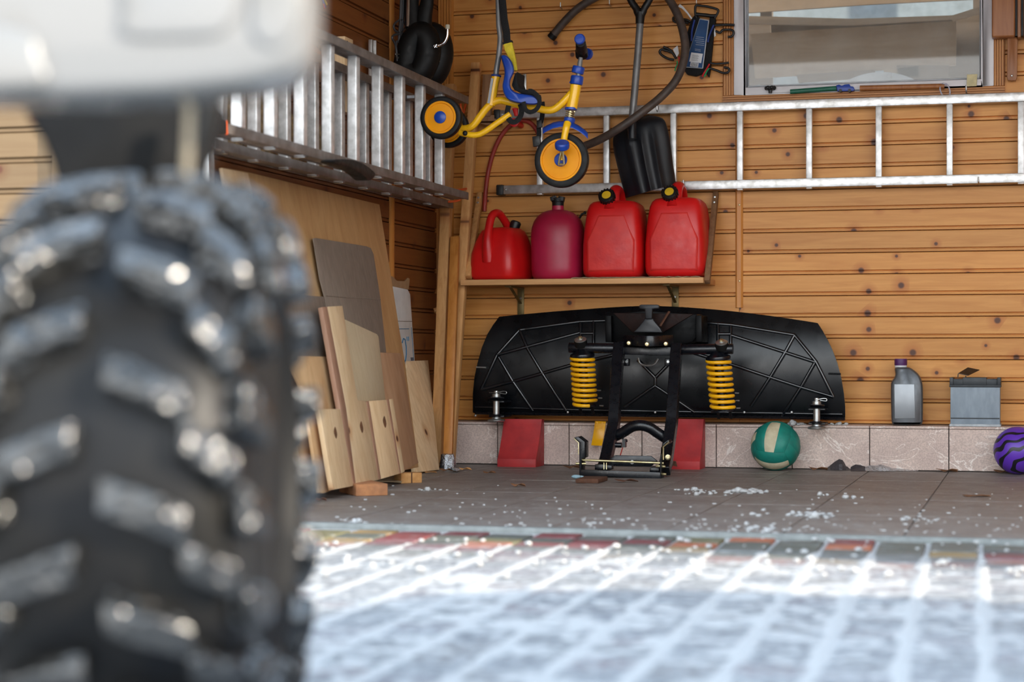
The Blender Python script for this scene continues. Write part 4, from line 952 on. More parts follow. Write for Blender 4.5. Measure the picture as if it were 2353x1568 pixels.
xs += [(x, 703 + 40 * ((x - 1480) / 400) ** 1.7, 954 + (x - 1147) / 800 * 11) for x in range(1483, 1880, 33)] + [(1879, 743, 965), (1890, 760, 965.5), (1902, 782, 966), (1913, 805, 966), (1924, 835, 967), (1933, 868, 967), (1939, 905, 967), (1942, 935, 966)]
grid = []
for x, yt, yb in xs: grid.append([PB(x, yt + (yb - yt) * j / 14) for j in range(15)])
m = M(); m.sheet(grid, (0, 0.008, 0)); blade = build(m, 'blade', 'blade_plastic', plow, angle=50)
def rib(pts, r=.0078, name='rib'):
    P_ = []
    for (a, b) in zip(pts[:-1], pts[1:]):
        (xa_, ya_), (xb_, yb_) = q8(*a), q8(*b); n_ = max(2, int(math.hypot(xb_ - xa_, yb_ - ya_) / 14))
        P_ += [PB(xa_ + (xb_ - xa_) * i / n_, ya_ + (yb_ - ya_) * i / n_, .003) for i in range(n_)]
    P_.append(PB(*q8(*pts[-1]), .003))
    m = M(); m.tube(P_, r, 8); return build(m, name, 'rib_plastic', blade, angle=60)
LIP = [(120, 560), (215, 355), (350, 205), (715, 155), (865, 150)]; RIP = [(1455, 162), (1625, 175), (2000, 235), (2130, 395), (2235, 608)]
for r_ in (LIP, RIP, [(215, 355), (400, 305), (712, 222)], [(350, 205), (400, 320), (485, 462), (630, 690)], [(225, 370), (310, 515), (430, 690)], [(120, 565), (310, 515), (490, 465), (665, 415), (940, 350)],
           [(716, 160), (716, 300)], [(795, 155), (795, 330)], [(716, 226), (795, 226)], [(1625, 238), (1945, 340), (2130, 400)], [(2000, 238), (1945, 340), (1855, 490), (1740, 665)], [(2122, 405), (2040, 550), (1925, 725)],
           [(1400, 345), (1630, 415), (1855, 490), (2040, 550), (2235, 608)], [(1542, 170), (1542, 300)], [(1618, 178), (1618, 330)], [(1542, 230), (1618, 230)], [(980, 668), (1165, 540), (1400, 700)], [(1060, 385), (1165, 492), (1165, 545)], [(1270, 385), (1165, 492)]): rib(r_)
rib([(85, 668), (700, 685), (1400, 698), (2290, 712)], .006, 'lower_rib')
m = M(); m.tube([PB(*q8(85 + i * 74, 705 + i * 1.1), .012) for i in range(31)], .010, 8, flat=.6); build(m, 'wear_edge', 'black_paint', blade)
for a in ((90, 430, 148), (2205, 468, 2280)):
    m = M(); m.tube([PB(*q8(a[0], a[1]), .006), PB(*q8(a[2], a[1] + 2), .006)], .004, 8); build(m, 'hook_slot', 'zinc' if a[0] < 100 else 'black_paint', blade)
for x in (85, 640, 1165, 1700, 1985): screw(PB(*q8(x, 720 if x < 100 else 700), .018), blade, .006)
# turntable, neck and T handle
def q9(zx, zy, d): return B(1240 + zx / 3.564, 680 + zy / 3.564, d)
m = M(); m.prism([q9(x, y, .30) for x, y in ((560, 150), (860, 120), (1290, 150), (1330, 290), (1250, 380), (1100, 420), (680, 400), (560, 360))], (0, .15, 0)); build(m, 'swivel_housing', 'housing_black', plow, bevel=.006)
for x in (560, 1300):
    m = M(); m.prism([q9(x - 26, 160, .34), q9(x + 26, 160, .34), q9(x + 30, 380, .34), q9(x - 22, 380, .34)], (0, .16, 0)); build(m, 'swivel_ear', 'housing_black', plow, bevel=.004)
m = M(); m.prism([q9(x, y, .43) for x, y in ((600, 140), (1260, 150), (1010, 300), (760, 300))], (0, .02, 0)); build(m, 'guard_plate', 'walnut', plow, bevel=.003); bpy.data.objects['guard_plate'].data.materials[0] = MATS['guard_dark']
m = M(); m.prism([q9(x, y, .50) for x, y in ((768, 298), (1005, 302), (985, 265), (935, 205), (925, 185), (860, 185), (850, 205), (800, 265))], (0, .035, 0)); build(m, 'neck', 'shovel_plastic', plow, bevel=.004)
m = M(); m.prism([q9(x, y, .51) for x, y in ((865, 190), (918, 190), (922, 110), (975, 105), (978, 78), (960, 72), (830, 72), (812, 80), (815, 105), (860, 112))], (0, .022, 0)); build(m, 'release_handle', 'shovel_plastic', plow, bevel=.004)
m = M(); m.tube([q9(985, 250, .47), q9(1060, 130, .44)], .010, 8, flat=.4); build(m, 'stained_lever', 'rust', plow)
rr = []
for i in range(15):
    f = i / 14; x = 680 + (1095 - 680) * f; s = math.sin(f * math.pi); d = .44 + .12 * s
    rr.append([q9(x, 320 + 8 * s, d), q9(x, 392 + 24 * s, d), q9(x, 392 + 24 * s, d - .03), q9(x, 320 + 8 * s, d - .03)])
m = M(); m.loft(rr); arc = build(m, 'swivel_arc', 'black_paint', plow, bevel=.002)
for x, y, d in ((731, 388, .525), (880, 397, .565), (1034, 394, .525)):
    m = M(); m.lathe([(.010, -.004), (.010, .004), (.0075, .008), (0, .009)], q9(x, y, d), (0, -1, 0), 14); build(m, 'bolt', 'brass_zinc', arc)
# push frame
DT, DM, DBt = .46, .70, .93
def sq(pts, w, name, mat='black_paint'):
    m = M(); rings = []
    for i, p in enumerate(pts):
        d = (pts[min(i + 1, len(pts) - 1)] - pts[max(i - 1, 0)]).normalized(); s, u = frame_of(d, V((1, 0, 0)))
        rings.append([p + s * a * w / 2 + u * b * w / 2 for a, b in ((-1, -1), (1, -1), (1, 1), (-1, 1))])
    m.loft(rings); return build(m, name, mat, plow, bevel=.0025, seg=1)
sq([q9(655, 400, DT), q9(635, 600, .53), q9(612, 1010, .68), q9(608, 1060, .69), q9(545, 1340, .84), q9(520, 1440, .90)], .046, 'push_tube')
sq([q9(1125, 410, DT), q9(1110, 600, .53), q9(1085, 1010, .68), q9(1080, 1060, .69), q9(1040, 1340, .84), q9(1020, 1440, .90)], .046, 'push_tube')
m = M(); m.prism([q9(x, y, DT + .012) for x, y in ((690, 420), (1085, 420), (1085, 490), (690, 482))], (0, .03, 0)); build(m, 'cross_plate', 'black_paint', plow, bevel=.003)
for a, b in (((240, 425), (625, 432)), ((1155, 440), (1585, 435))):
    m = M(); m.tube([q9(*a, .46), q9(*b, .46)], .0225, 18); build(m, 'spring_arm', 'black_paint', plow, bevel=.003)
m = M(); m.tube(spline([q9(x, y, d) for x, y, d in ((620, 1150, .72), (690, 1115, .73), (760, 1072, .74), (830, 1062, .745), (900, 1080, .74), (960, 1120, .73), (1030, 1165, .72))], 4), .0225, 16); build(m, 'arched_tube', 'black_paint', plow, angle=60)
m = M(); m.tube(spline([q9(x, y, .3) for x, y in ((808, 510), (825, 555), (880, 572), (940, 560), (970, 515))], 4), .005, 8); build(m, 'stop_ring', 'zinc', plow)
for x in (713, 1052):
    m = M(); m.obox(q9(x, 545, .42), (.012, 0, 0), (0, .02, 0), (0, 0, .016)); lug_ = build(m, 'frame_lug', 'black_paint', plow, bevel=.004)
    m = M(); m.lathe([(.006, 0), (.006, .003)], q9(x, 540, .443), (0, -1, 0), 12); build(m, 'bolt', 'zinc', lug_)
# springs
for k_, (xt, yt, xb_, yb_) in enumerate(((350, 500, 372, 895), (1463, 520, 1502, 935))):
    pa, pb = q9(xt, yt, .46), q9(xb_, yb_, .44); ax = (pb - pa); s_, u_ = frame_of(ax, V((0, 1, 0)))
    turns = 9.5 if k_ == 0 else 9.0; n_ = 230; cr = .0485; pts = []
    for i in range(n_ + 1):
        f = i / n_; ff = f
        a = 2 * math.pi * turns * f + 2.2
        pts.append(pa.lerp(pb, ff) + s_ * cr * math.cos(a) + u_ * cr * math.sin(a))
    m = M(); m.tube(pts, .0080, 8); sp_ = build(m, 'spring', 'yellow_spring', plow, angle=60)
    m = M(); m.tube([pa, pb], .020, 12); build(m, 'damper_rod', 'black_paint', plow)
    m = M(); m.lathe([(.022, .03), (.036, .016), (.052, .008), (.054, .002), (.052, -.006), (.040, -.010), (.022, -.012)], pa + V((0, 0, .004)), -ax, 26); build(m, 'spring_seat', 'black_paint', plow)
    m = M(); m.lathe([(.03, -.006), (.052, -.002), (.052, .006), (.03, .008)], pb, ax, 24); build(m, 'spring_seat', 'black_paint', plow)
    cxy = (335, 372) if k_ == 0 else (1490, 395)
    m = M(); m.lathe([(.028, -.022), (.0285, .004), (.024, .006)], q9(*cxy, .475), (0, -.5, 1), 24); build(m, 'rubber_bush', 'black_rubber', plow)
    m = M(); m.lathe([(.0265, .004), (.0265, .009), (.020, .011), (.013, .012), (.012, .016), (0, .016)], q9(*cxy, .475), (0, -.5, 1), 24); wsh = build(m, 'washer', 'rust' if False else 'zinc', plow)
    s2, u2 = frame_of(V((0, -.5, 1))); c2_ = q9(*cxy, .475) + V((0, -.5, 1)).normalized() * .014
    m = M(); m.prism([c2_ + (s2 * math.cos(a * math.pi / 3) + u2 * math.sin(a * math.pi / 3)) * .009 for a in range(6)], V((0, -.5, 1)).normalized() * .008); build(m, 'bolt', 'brass_zinc', wsh, bevel=.001)
    for i in range(3):
        m = M()
        y = (775, 838, 900)[i] if k_ == 0 else (797, 858, 920)[i]; x = (470, 480, 490)[i] if k_ == 0 else (1600, 1605, 1612)[i]
        m.tube([q9(x, y, .3), q9(x + 32, y + 1, .3)], .003, 8); build(m, 'pin', 'zinc', plow)
    for dx in (-45, 55):
        m = M(); m.prism([q9(xb_ + dx - 10, yb_ + 15, .40), q9(xb_ + dx + 12, yb_ + 15, .40), q9(xb_ + dx + 20, yb_ + 75, .36), q9(xb_ + dx - 2, yb_ + 75, .36)], (0, .012, 0)); build(m, 'damper_fork', 'black_paint', plow)
# mounting bracket at the foot
qa = lambda zx, zy, d: B(1300 + zx / 6.536, 950 + zy / 6.536, d)
mb = lambda pts, off, name, mat='black_paint', bev=.002: build(M().prism(pts, off), name, mat, plow, bevel=bev)
mb([qa(x, y, .97) for x, y in ((215, 845), (1425, 890), (1425, 985), (215, 935))], (0, .006, 0), 'foot_plate')
mb([qa(x, y, .965) for x, y in ((215, 925), (1425, 975), (1425, 988), (215, 940))], (0, .12, 0), 'foot_sole')
mb([qa(x, y, .97) for x, y in ((202, 930), (202, 440), (115, 375), (140, 362), (180, 350), (285, 430), (285, 665), (235, 690), (232, 930))], (0, .07, 0), 'side_plate')
mb([qa(x, y, .97) for x, y in ((1405, 985), (1430, 985), (1440, 520), (1560, 440), (1540, 400), (1450, 460), (1420, 640))], (0, .07, 0), 'side_plate')
for p_, r_ in ((((120, 378), (190, 445), (190, 620)), .0022), (((1555, 432), (1465, 505), (1465, 700)), .0032)): build(M().tube([qa(*a, .975) for a in p_], r_, 6), 'plate_rim', 'brass_zinc', plow)
m = M(); m.tube([qa(250, 703, .95), qa(1470, 750, .95)], .0050, 12); build(m, 'locking_rod', 'brass_zinc', plow)
mb([qa(x, y, .86) for x, y in ((650, 690), (735, 632), (1280, 645), (1375, 720), (1280, 800), (720, 790), (660, 850))], (0, .014, 0), 'latch_plate')
m = M(); m.lathe([(.0085, 0), (.0085, .004), (0, .005)], qa(998, 735, .865), (0, -1, 0), 16); build(m, 'bolt', 'zinc', plow)
for x, y in ((275, 760), (1385, 795), (1460, 800), (1475, 915), (185, 757)):
    m = M(); m.lathe([(.0055, -.008), (.0055, .004), (.004, .010), (0, .010)], qa(x, y, .955), (1 if x > 800 else -1, -.3, 0), 12); build(m, 'bolt', 'brass_zinc', plow)
for x in (575, 612): build(M().tube([qa(x, 745, .95), qa(x, 845, .955)], .0018, 6), 'guide_pin', 'brass_zinc', plow)
mb([qa(x, y, .93) for x, y in ((435, 770), (560, 765), (690, 790), (690, 850), (435, 850))], (0, .04, 0), 'foot_block'); mb([qa(x, y, .93) for x, y in ((1260, 820), (1400, 825), (1400, 890), (1260, 885))], (0, .04, 0), 'foot_block')
m = M(); m.lathe([(.011, -.01), (.011, .008), (.006, .010), (.006, .012), (0, .012)], qa(1530, 660, .93), (.3, -1, 0), 14); build(m, 'spring_clip', 'brass_zinc', plow)
m = M(); m.tube([qa(745, 478, .80), qa(840, 480, .80)], .011, 12); m.obox(qa(880, 450, .80), (.007, 0, 0), (0, .012, 0), (0, 0, .017)); m.tube([qa(850, 400, .80), qa(885, 330, .80)], .003, 6); m.tube([qa(905, 415, .81), qa(925, 410, .81)], .0055, 8); build(m, 'latch', 'black_paint', plow)
m = M(); m.tube([qa(860, 500, .80), qa(820, 630, .84)], .0025, 8); build(m, 'pull_cord', 'red_hose', plow)
SC = lambda pr: [(r_ * 1.7, h_) for r_, h_ in pr]
# shoes
for k_, (xc, y0_, y1_) in enumerate(((210, 572, 770), (2135, 615, 815))):
    a, b = B(*q8(xc, y0_), .30), B(*q8(xc, y1_ - 15), .30); h = a.z - b.z
    m = M(); m.lathe(SC([(0, h), (.006, h), (.0065, h - .012), (.011, h - .014), (.011, h - .026), (.016, h - .028), (.016, h - .032)]), b, (0, 0, 1), 20); sh = build(m, 'shoe_top', 'zinc', plow)
    m = M(); m.lathe(SC([(.019, h - .028), (.021, h - .033), (.015, h - .038), (.019, h - .041), (.012, h - .045), (.0075, h - .046), (.0075, .034), (.018, .030), (.020, .026), (.012, .024), (.012, .020), (.008, .02)]), b, (0, 0, 1), 22); build(m, 'shoe_collar', 'black_paint', plow)
    m = M(); m.lathe(SC([(.0085, h - .045), (.0085, .032)]), b, (0, 0, 1), 16); build(m, 'shoe_pin', 'zinc', plow)
    m = M(); m.lathe(SC([(.010, .022), (.012, .012), (.022, .008), (.0235, .003), (.021, -.001), (0, -.004)]), b, (0, 0, 1), 28); build(m, 'shoe_disc', 'zinc', plow)
    m = M(); y = y0_ + 10; m.tube(spline([B(*q8(xc - (42 if k_ == 0 else 0), y), .31), B(*q8(xc, y), .315), B(*q8(xc + 40, y - 8), .31), B(*q8(xc + 60, y - 4), .31), B(*q8(xc + 56, y + 8), .31), B(*q8(xc + 20, y + 3), .31)], 3), .0018, 6); build(m, 'cotter_pin', 'zinc', plow)
    for z0_, z1_ in ((.018, .026), (h - .052, h - .046)): build(M().box(b + V((-.035, .0, z0_)), b + V((.035, .13, z1_))), 'shoe_arm', 'black_paint', plow, bevel=.001)

# ---- red wheel chocks
def chock(xl_, xr_, yt_, xbl, xbr, yb_, label):
    y_back = TILE_Y - 0.004; b0 = G(xbl, yb_); b1 = G(xbr, yb_); yf = b0.y; w = b1.x - b0.x
    zt_ = plane_pt(xl_, yt_, V((0, y_back - .03, 0)), V((0, 1, 0))).z
    pr = [(yf, 0), (yf, .036)] + [(yf + .004 + (y_back - .045 - yf) * (f ** 1.0), .036 + (zt_ - .036) * (f ** 1.0) - .012 * math.sin(f * math.pi)) for f in [i / 8 for i in range(9)]] + [(y_back - .042, zt_), (y_back, zt_), (y_back, 0)]
    m = M(); m.prism([V((b0.x, y, z)) for y, z in pr], (w, 0, 0)); tag(build(m, 'wheel_chock', 'chock_red', bevel=.003), label, 'wheel chock', 'red wheel chocks')
chock(1161, 1246, 963, 1143, 1237, 1073, 'red painted wheel chock under the plough blade, beside the corner posts')
chock(1560, 1624, 963, 1541, 1611, 1079, 'red painted wheel chock partly hidden by the plough push frame')
# ---- yellow bracket
prof = [(1367, 968), (1392, 969), (1390, 990), (1386, 1010), (1384, 1020), (1383, 1025), (1358, 1023), (1361, 1012), (1364, 990)]
yp = M(); g_ = []
for t_, d in ((0, .235), (.1, .24), (.3, .238), (.5, .240), (.7, .246), (.82, .252), (.92, .262), (1, .272)):
    y = 968 + 56 * t_; xl_ = 1367 - 9 * t_ ** 1.3; g_.append([B(xl_ + (25) * s, y + 1 * s, d) for s in (0, .5, 1)])
m = M(); m.sheet(g_, (0, .006, 0)); yb_ = tag(build(m, 'plastic_clip', 'yellow_spring', bevel=.0015), 'flat yellow plastic clip standing against plinth tiles behind push frame', 'clip')
for i in range(3):
    for j in range(2):
        m = M(); m.lathe([(.0042, 0), (.004, .0012), (.0, .0014)], B(1372 + j * 12 - i, 972 + i * 6, .2425), (0, -1, 0), 12); build(m, 'stud', 'yellow_spring', yb_)

# ---- volleyball: eighteen panels
bc = V((0, 0, 0)); br = .107
yb2 = TILE_Y - .113; pc = plane_pt(1782, 1023, V((0, yb2, 0)), V((0, 1, 0))); bc = V((pc.x, yb2, br - .001))
vb = thing('volleyball', bc - V((0, 0, br)), 'worn green and cream volleyball resting against the plinth tiles', 'ball')
m = M(); m.sphere(bc, br * .965, 28, 18); build(m, 'bladder', 'print_black', vb)
rotb = Matrix.Rotation(R(9), 3, 'Y') @ Matrix.Rotation(R(-32), 3, 'X') @ Matrix.Rotation(R(-8), 3, 'Z')
faces = [(V((0, -1, 0)), V((1, 0, 0))), (V((0, 1, 0)), V((1, 0, 0))), (V((0, 0, -1)), V((0, 1, 0))), (V((0, 0, 1)), V((0, 1, 0))), (V((1, 0, 0)), V((0, 0, 1))), (V((-1, 0, 0)), V((0, 0, 1)))]
for n_, u_ in faces:
    w_ = n_.cross(u_)
    for k_ in range(3):
        a0, a1 = -1 + 2 * k_ / 3, -1 + 2 * (k_ + 1) / 3; g_ = []
        for i in range(7):
            a = a0 + (a1 - a0) * i / 6; row = []
            for j in range(13):
                b = -1 + 2 * j / 12; e = (abs((i - 3) / 3) ** 6 + abs((j - 6) / 6) ** 12)
                d = (n_ + u_ * math.tan(a * math.pi / 4) * .995 + w_ * math.tan(b * math.pi / 4) * .995).normalized()
                row.append(bc + rotb @ d * br * (1 - .018 * min(1, e)))
            g_.append(row)
        m = M(); cg = sum((p for r in g_ for p in r), V((0, 0, 0))) / 91
        inner = [[bc + (p - bc) * .94 for p in r] for r in g_]
        vs = [p for r in g_ for p in r] + [p for r in inner for p in r]; N_ = 91; fs = []
        for i in range(6):
            for j in range(12):
                q0 = i * 13 + j; fs.append((q0, q0 + 1, q0 + 14, q0 + 13))
        m.add(vs[:91] , fs)
        build(m, 'panel', 'ball_cream' if k_ == 1 and (n_.y < -.5 or n_.z < -.5 or n_.x < -.5) else 'ball_green', vb, angle=60)
# ---- purple ball
r2 = .0995; yb3 = TILE_Y - r2 - .012; pc = plane_pt(2339, 1035, V((0, yb3, 0)), V((0, 1, 0)))
m = M(); m.sphere((pc.x, yb3, r2), r2, 40, 26); tag(build(m, 'rubber_ball', 'zebra_purple', angle=80), 'purple rubber ball with black zebra stripes at the wall', 'ball')

# ---- oil bottle and battery on the plinth ledge
od = .105
qb = lambda zx, zy, d: B(1980 + zx / 5.228, 800 + zy / 5.228, d)
bo = thing('oil_bottle', (B(2084, 975, od).x, WALL_Y - od, LEDGE), 'grey plastic oil bottle with purple cap on plinth ledge', 'bottle')
out = spline([V((x, y, 0)) for x, y in ((405, 225), (535, 222), (580, 228), (640, 265), (690, 315), (722, 385), (735, 470), (737, 650), (735, 850), (722, 900), (690, 914), (400, 914), (366, 895), (355, 820), (350, 600), (350, 440), (362, 390), (392, 345), (405, 300))], 3, True)
m = M(); rs = []
for dd, ins in ((-.042, 26), (-.036, 10), (-.024, 0), (.024, 0), (.036, 10), (.042, 26)):
    ring = []
    for i, p in enumerate(out):
        tn = (out[(i + 1) % len(out)] - out[i - 1]).normalized(); p2 = p + V((-tn.y, tn.x, 0)) * ins; b_ = qb(p2.x, p2.y, od + dd); ring.append(b_)
    rs.append(ring)
m.loft(rs); zmin = min(p.z for p in m.v); m.v = [p + V((0, 0, LEDGE + .0005 - zmin)) for p in m.v]; dzb = LEDGE + .0005 - zmin
build(m, 'body', 'bottle_grey', bo, angle=60)
m = M(); m.prism([qb(x, y, od + .0455) + V((0, 0, dzb)) for x, y in ((390, 425), (632, 425), (642, 835), (395, 840))], (0, .006, 0)); build(m, 'label_panel', 'bottle_label', bo, bevel=.0015)
m = M(); c_ = qb(470, 205, od); c_.z = qb(470, 210, od).z; m.lathe([(.0255, -.012), (.026, -.002), (.0265, .0)], c_, (0, 0, 1), 24); build(m, 'cap_ring', 'white_label', bo)
m = M(); m.lathe([(.0265, .0), (.0272, .002), (.0272, .026), (.026, .029), (0, .029)], c_, (0, 0, 1), 28); build(m, 'cap', 'purple_cap', bo)
ba = thing('car_battery', (B(2241, 975, .16).x, WALL_Y - .11, LEDGE), 'grey car battery with black lid and flipped terminal flap', 'battery')
bd0 = .188; yF = WALL_Y - bd0
xl_, xr_ = qb(1065, 700, bd0).x, qb(1662, 700, bd0).x
zlid = qb(1300, 470, bd0).z; ztop = qb(1300, 355, bd0).z
m = M(); m.box((xl_, yF, LEDGE + .008), (xr_, WALL_Y - .025, zlid)); bb_ = build(m, 'case', 'battery_grey', ba, bevel=.003)
m = M(); m.box((xl_ + .002, yF - .0015, LEDGE + .033), (xr_ - .002, yF + .002, LEDGE + .038)); build(m, 'case_band', 'battery_lid', bb_, bevel=.0005)
m = M(); m.box((xl_ - .004, yF - .006, LEDGE + .0005), (xr_ + .004, WALL_Y - .022, LEDGE + .011)); build(m, 'foot_rim', 'battery_foot', ba, bevel=.002)
m = M(); m.box((xl_ - .004, yF - .003, zlid - .001), (xr_ + .004, WALL_Y - .022, zlid + .009)); m.box((xl_ - .001, yF + .006, zlid + .008), (xr_ + .001, WALL_Y - .026, ztop - .006)); m.box((xl_ + .052, yF, zlid + .008), (xr_ - .056, WALL_Y - .026, ztop)); m.box((xl_ - .003, yF - .001, zlid + .008), (xl_ + .012, WALL_Y - .024, ztop)); m.box((xr_ - .012, yF - .001, zlid + .008), (xr_ + .003, WALL_Y - .024, ztop)); build(m, 'lid', 'battery_lid', ba, bevel=.002)
for x in (xl_ + .022, xr_ - .030):
    m = M(); m.lathe([(.010, 0), (.009, .017), (.007, .018), (0, .018)], (x, yF + .016, zlid + .006), (0, 0, 1), 16); build(m, 'terminal', 'card_grey', ba)
fl_ = [qb(1160, 310, bd0 - .01), qb(1275, 335, bd0 - .01), qb(1415, 268, bd0 - .09), qb(1275, 240, bd0 - .09)]
m = M(); m.prism(fl_, (0, 0, .0025)); m.tube([qb(1160, 310, bd0 - .01), qb(1155, 358, bd0 - .01)], .002, 6); m.tube([qb(1250, 335, bd0 - .01), qb(1250, 362, bd0 - .01)], .0025, 6); build(m, 'terminal_flap', 'battery_flap', ba)

# ================================================================== LEFT SIDE OF THE GARAGE
# ---- extension ladder on edge along the left wall: two sections
def section(dx, y0, y1, rungs, name_end, root, zl, zh, front):
    x = LEFT_X + dx
    rails = []
    for z in (zl, zh):
        m = M(); m.box((x - .0352, y0 + .0005, z - .0125), (x + .0352, y1 - .0005, z + .0125)); m.box((x + .030, y0, z - .016), (x + .036, y1, z + .016)); m.box((x - .036, y0, z - .016), (x - .030, y1, z + .016))
        rails.append(build(m, 'rail', 'aluminium_dull', root, bevel=.002))
    for y in rungs:
        m = M(); m.prism([V((x + a, y + b, zl - .015)) for a, b in ((.019, -.016), (.019, .014), (.015, .018), (-.015, .018), (-.019, .014), (-.019, -.016), (-.015, -.020), (.015, -.020))], (0, 0, zh - zl + .03)); build(m, 'rung', 'aluminium_rung', root, bevel=.0015)
        m = M(); m.box((x - .020, y - .011, zl - .020), (x + .020, y + .013, zl - .0155)); build(m, 'rung_end', 'zinc', rails[0], bevel=.0015)
ex = thing('extension_ladder', (-2.40, 6.6, 1.16), 'double section aluminium extension ladder hung on edge along left wall', 'ladder')
ZL, ZU = 1.178, 1.588
section(LEFT_X * -1 - 2.36, 5.30, 7.86, [5.478 + .26 * k for k in range(9)], '', ex, ZL, ZU, True)
section(LEFT_X * -1 - 2.55, 5.66, 8.26, [5.774 + .277 * k for k in range(9)], '', ex, ZL - .004, ZU - .004, False)
xf = -2.36
for z in (ZL, ZU):
    m = M(); m.box((xf - .042, 5.245, z - .022), (xf + .042, 5.298, z + .022)); build(m, 'rail_foot', 'black_rubber', ex, bevel=.006)
    m = M(); m.box((xf - .042, 5.2985, z - .021), (xf + .042, 5.306, z + .021)); build(m, 'foot_collar', 'orange_hook', ex, bevel=.001)
m = M(); m.box((-2.59, 5.62, .80), (-2.52, 5.66, ZL + .01)); m.box((-2.59, 5.61, .80), (-2.575, 5.68, ZL + .01)); eb = build(m, 'end_bar', 'aluminium', ex, bevel=.002)
m = M(); m.tube([V((-2.52, 5.58, ZL - .02)), V((-2.52, 5.70, ZL - .02))], .006, 10); build(m, 'bolt', 'zinc', eb)
m = M(); m.box((-2.61, 5.63, .765), (-2.50, 5.69, .80)); build(m, 'end_cap', 'orange_hook', ex, bevel=.004)
# dark foam sleeve lying over the lower rail
fs = lambda x, y, dx=.33: L(x, y, dx)
m = M(); m.prism(spline([fs(*p, .425) for p in ((770, 368), (800, 366), (832, 374), (855, 390), (863, 400), (858, 410), (848, 415), (836, 405), (820, 393), (795, 382), (772, 376))], 3, True), (-.05, 0, 0)); tag(build(m, 'foam_sleeve', 'black_rubber', bevel=.004), 'curved black rubber sleeve lying on lower rail of left ladder', 'sleeve')
# red hooks carrying it by the corner posts
def hook(pts, lab):
    m = M(); m.tube(spline(pts, 3), .0055, 8); tag(build(m, 'ladder_hook', 'orange_hook', angle=60), lab, 'hook', 'orange ladder hooks')
hook([B(1083, 432, .12), B(1060, 436, .3), B(1030, 440, .42), B(1052, 446, .42), B(1056, 460, .42), B(1030, 464, .42)], 'orange hook holding the lower ladder rails by the leaning post')
hook([B(1068, 228, .10), B(1058, 238, .12), B(1064, 262, .12), B(1070, 240, .10)], 'small orange hook on the post top behind rear wheel')
hook([B(1000, 224, .3), B(1020, 218, .36), B(1034, 222, .3), B(1040, 232, .2)], 'orange hook holding upper ladder rail end in corner')
# ---- things standing behind the ladder
m = M(); m.prism([L(x, y, .05) for x, y in ((500, 168), (545, 178), (600, 205), (612, 240), (660, 265), (690, 262), (735, 302), (738, 345), (728, 385), (480, 330), (480, 200))], (.03, 0, 0)); tag(build(m, 'fibre_board', 'coarse_board', bevel=.003), 'broken sheet of coarse tan fibre board behind left ladder rungs', 'board')
a = L(792, 100, .06); m = M(); m.box((a.x - .036, a.y - .03, 1.46), (a.x + .012, a.y + .065, L(792, 86, .06).z)); bl = build(m, 'timber_stud', 'pale_board', bevel=.002); tag(bl, 'short pale timber stud rising above left ladder rail', 'timber')
m = M(); m.lathe([(.006, 0), (.005, .002), (0, .002)], L(798, 97, .074), (1, 0, 0), 10); build(m, 'screw_hole', 'black_plastic', bl)
a = L(856, 100, .045); m = M(); m.box((a.x - .012, a.y - .018, 1.5), (a.x + .004, a.y + .018, L(856, 92, .045).z)); m.box((a.x - .012, a.y + .010, 1.5), (a.x + .012, a.y + .018, L(856, 92, .045).z)); tag(build(m, 'metal_angle', 'aluminium', bevel=.001), 'bright aluminium angle strip standing behind left ladder', 'metal strip')
a = L(886, 225, .08); m = M(); m.box((a.x - .06, a.y - .004, a.z - .006), (a.x + .16, a.y + .012, a.z + .006)); tag(build(m, 'wall_bracket', 'card_grey', bevel=.001), 'grey steel bracket arm poking out between left ladder rungs', 'bracket')
m = M(); c_ = L(752, 105, .2); m.tube([c_ + V((0, -.05, -.005)), c_, c_ + V((0, .03, -.012))], [.022, .03, .02], 12); tag(build(m, 'rubber_lump', 'black_rubber', angle=60), 'black rubber lump on top rail of left ladder', 'rubber')
m = M()
m.tube(spline([L(x, y, .05) for x, y in ((735, -30), (742, 0), (747, 16))], 3), .004, 8); w1 = tag(build(m, 'wire_tails', 'blue_plastic'), 'bunch of blue and yellow wire tails at the top of left wall', 'wires')
m = M(); m.tube(spline([L(x, y, .055) for x, y in ((737, -30), (745, -4), (751, 10))], 3), .004, 8); build(m, 'yellow_wire', 'yellow_cap', w1)
m = M(); m.tube([L(744, 8, .05), L(746, 20, .05)], .003, 8); build(m, 'red_wire', 'red_cord', w1)

# ---- inner tube bundle and cables in the corner
q = lambda zx, zy, d: B(880 + zx / 7.128, zy / 7.128, d)
it = thing('rubber_tube_bundle', q(650, 1450, .76), 'big black rubber inner tube hung folded in left corner', 'rubber tube')
pts = [(480, 1200), (390, 1110), (400, 960), (470, 720), (600, 570), (700, 620), (740, 820), (700, 1020), (600, 1190)]
m = M(); m.tube(spline([q(x, y, .80) for x, y in pts], 5, True), .056, 18, True); build(m, 'tube_ring', 'black_rubber', it, angle=60)
pts = [(640, 1180), (590, 960), (640, 720), (780, 570), (900, 660), (945, 860), (910, 1060), (830, 1210), (730, 1250)]
m = M(); m.tube(spline([q(x, y, .72) for x, y in pts], 5, True), .056, 18, True); build(m, 'tube_ring', 'black_rubber', it, angle=60)
for p_ in ([(560, 700), (520, 480), (480, 250), (470, 0), (470, -300)], [(660, 620), (660, 420), (680, 240), (720, 60), (740, -200)]):
    m = M(); m.tube(spline([q(x, y, .77) for x, y in p_], 4), [.045 - .0012 * i for i in range(17)], 14, flat=.7, ref=(0, 1, 0)); build(m, 'hanging_fold', 'black_rubber', it, angle=60)
m = M(); m.tube([q(840, 1015, .765), q(925, 1003, .785)], .003, 8); build(m, 'valve', 'brass_zinc', it)
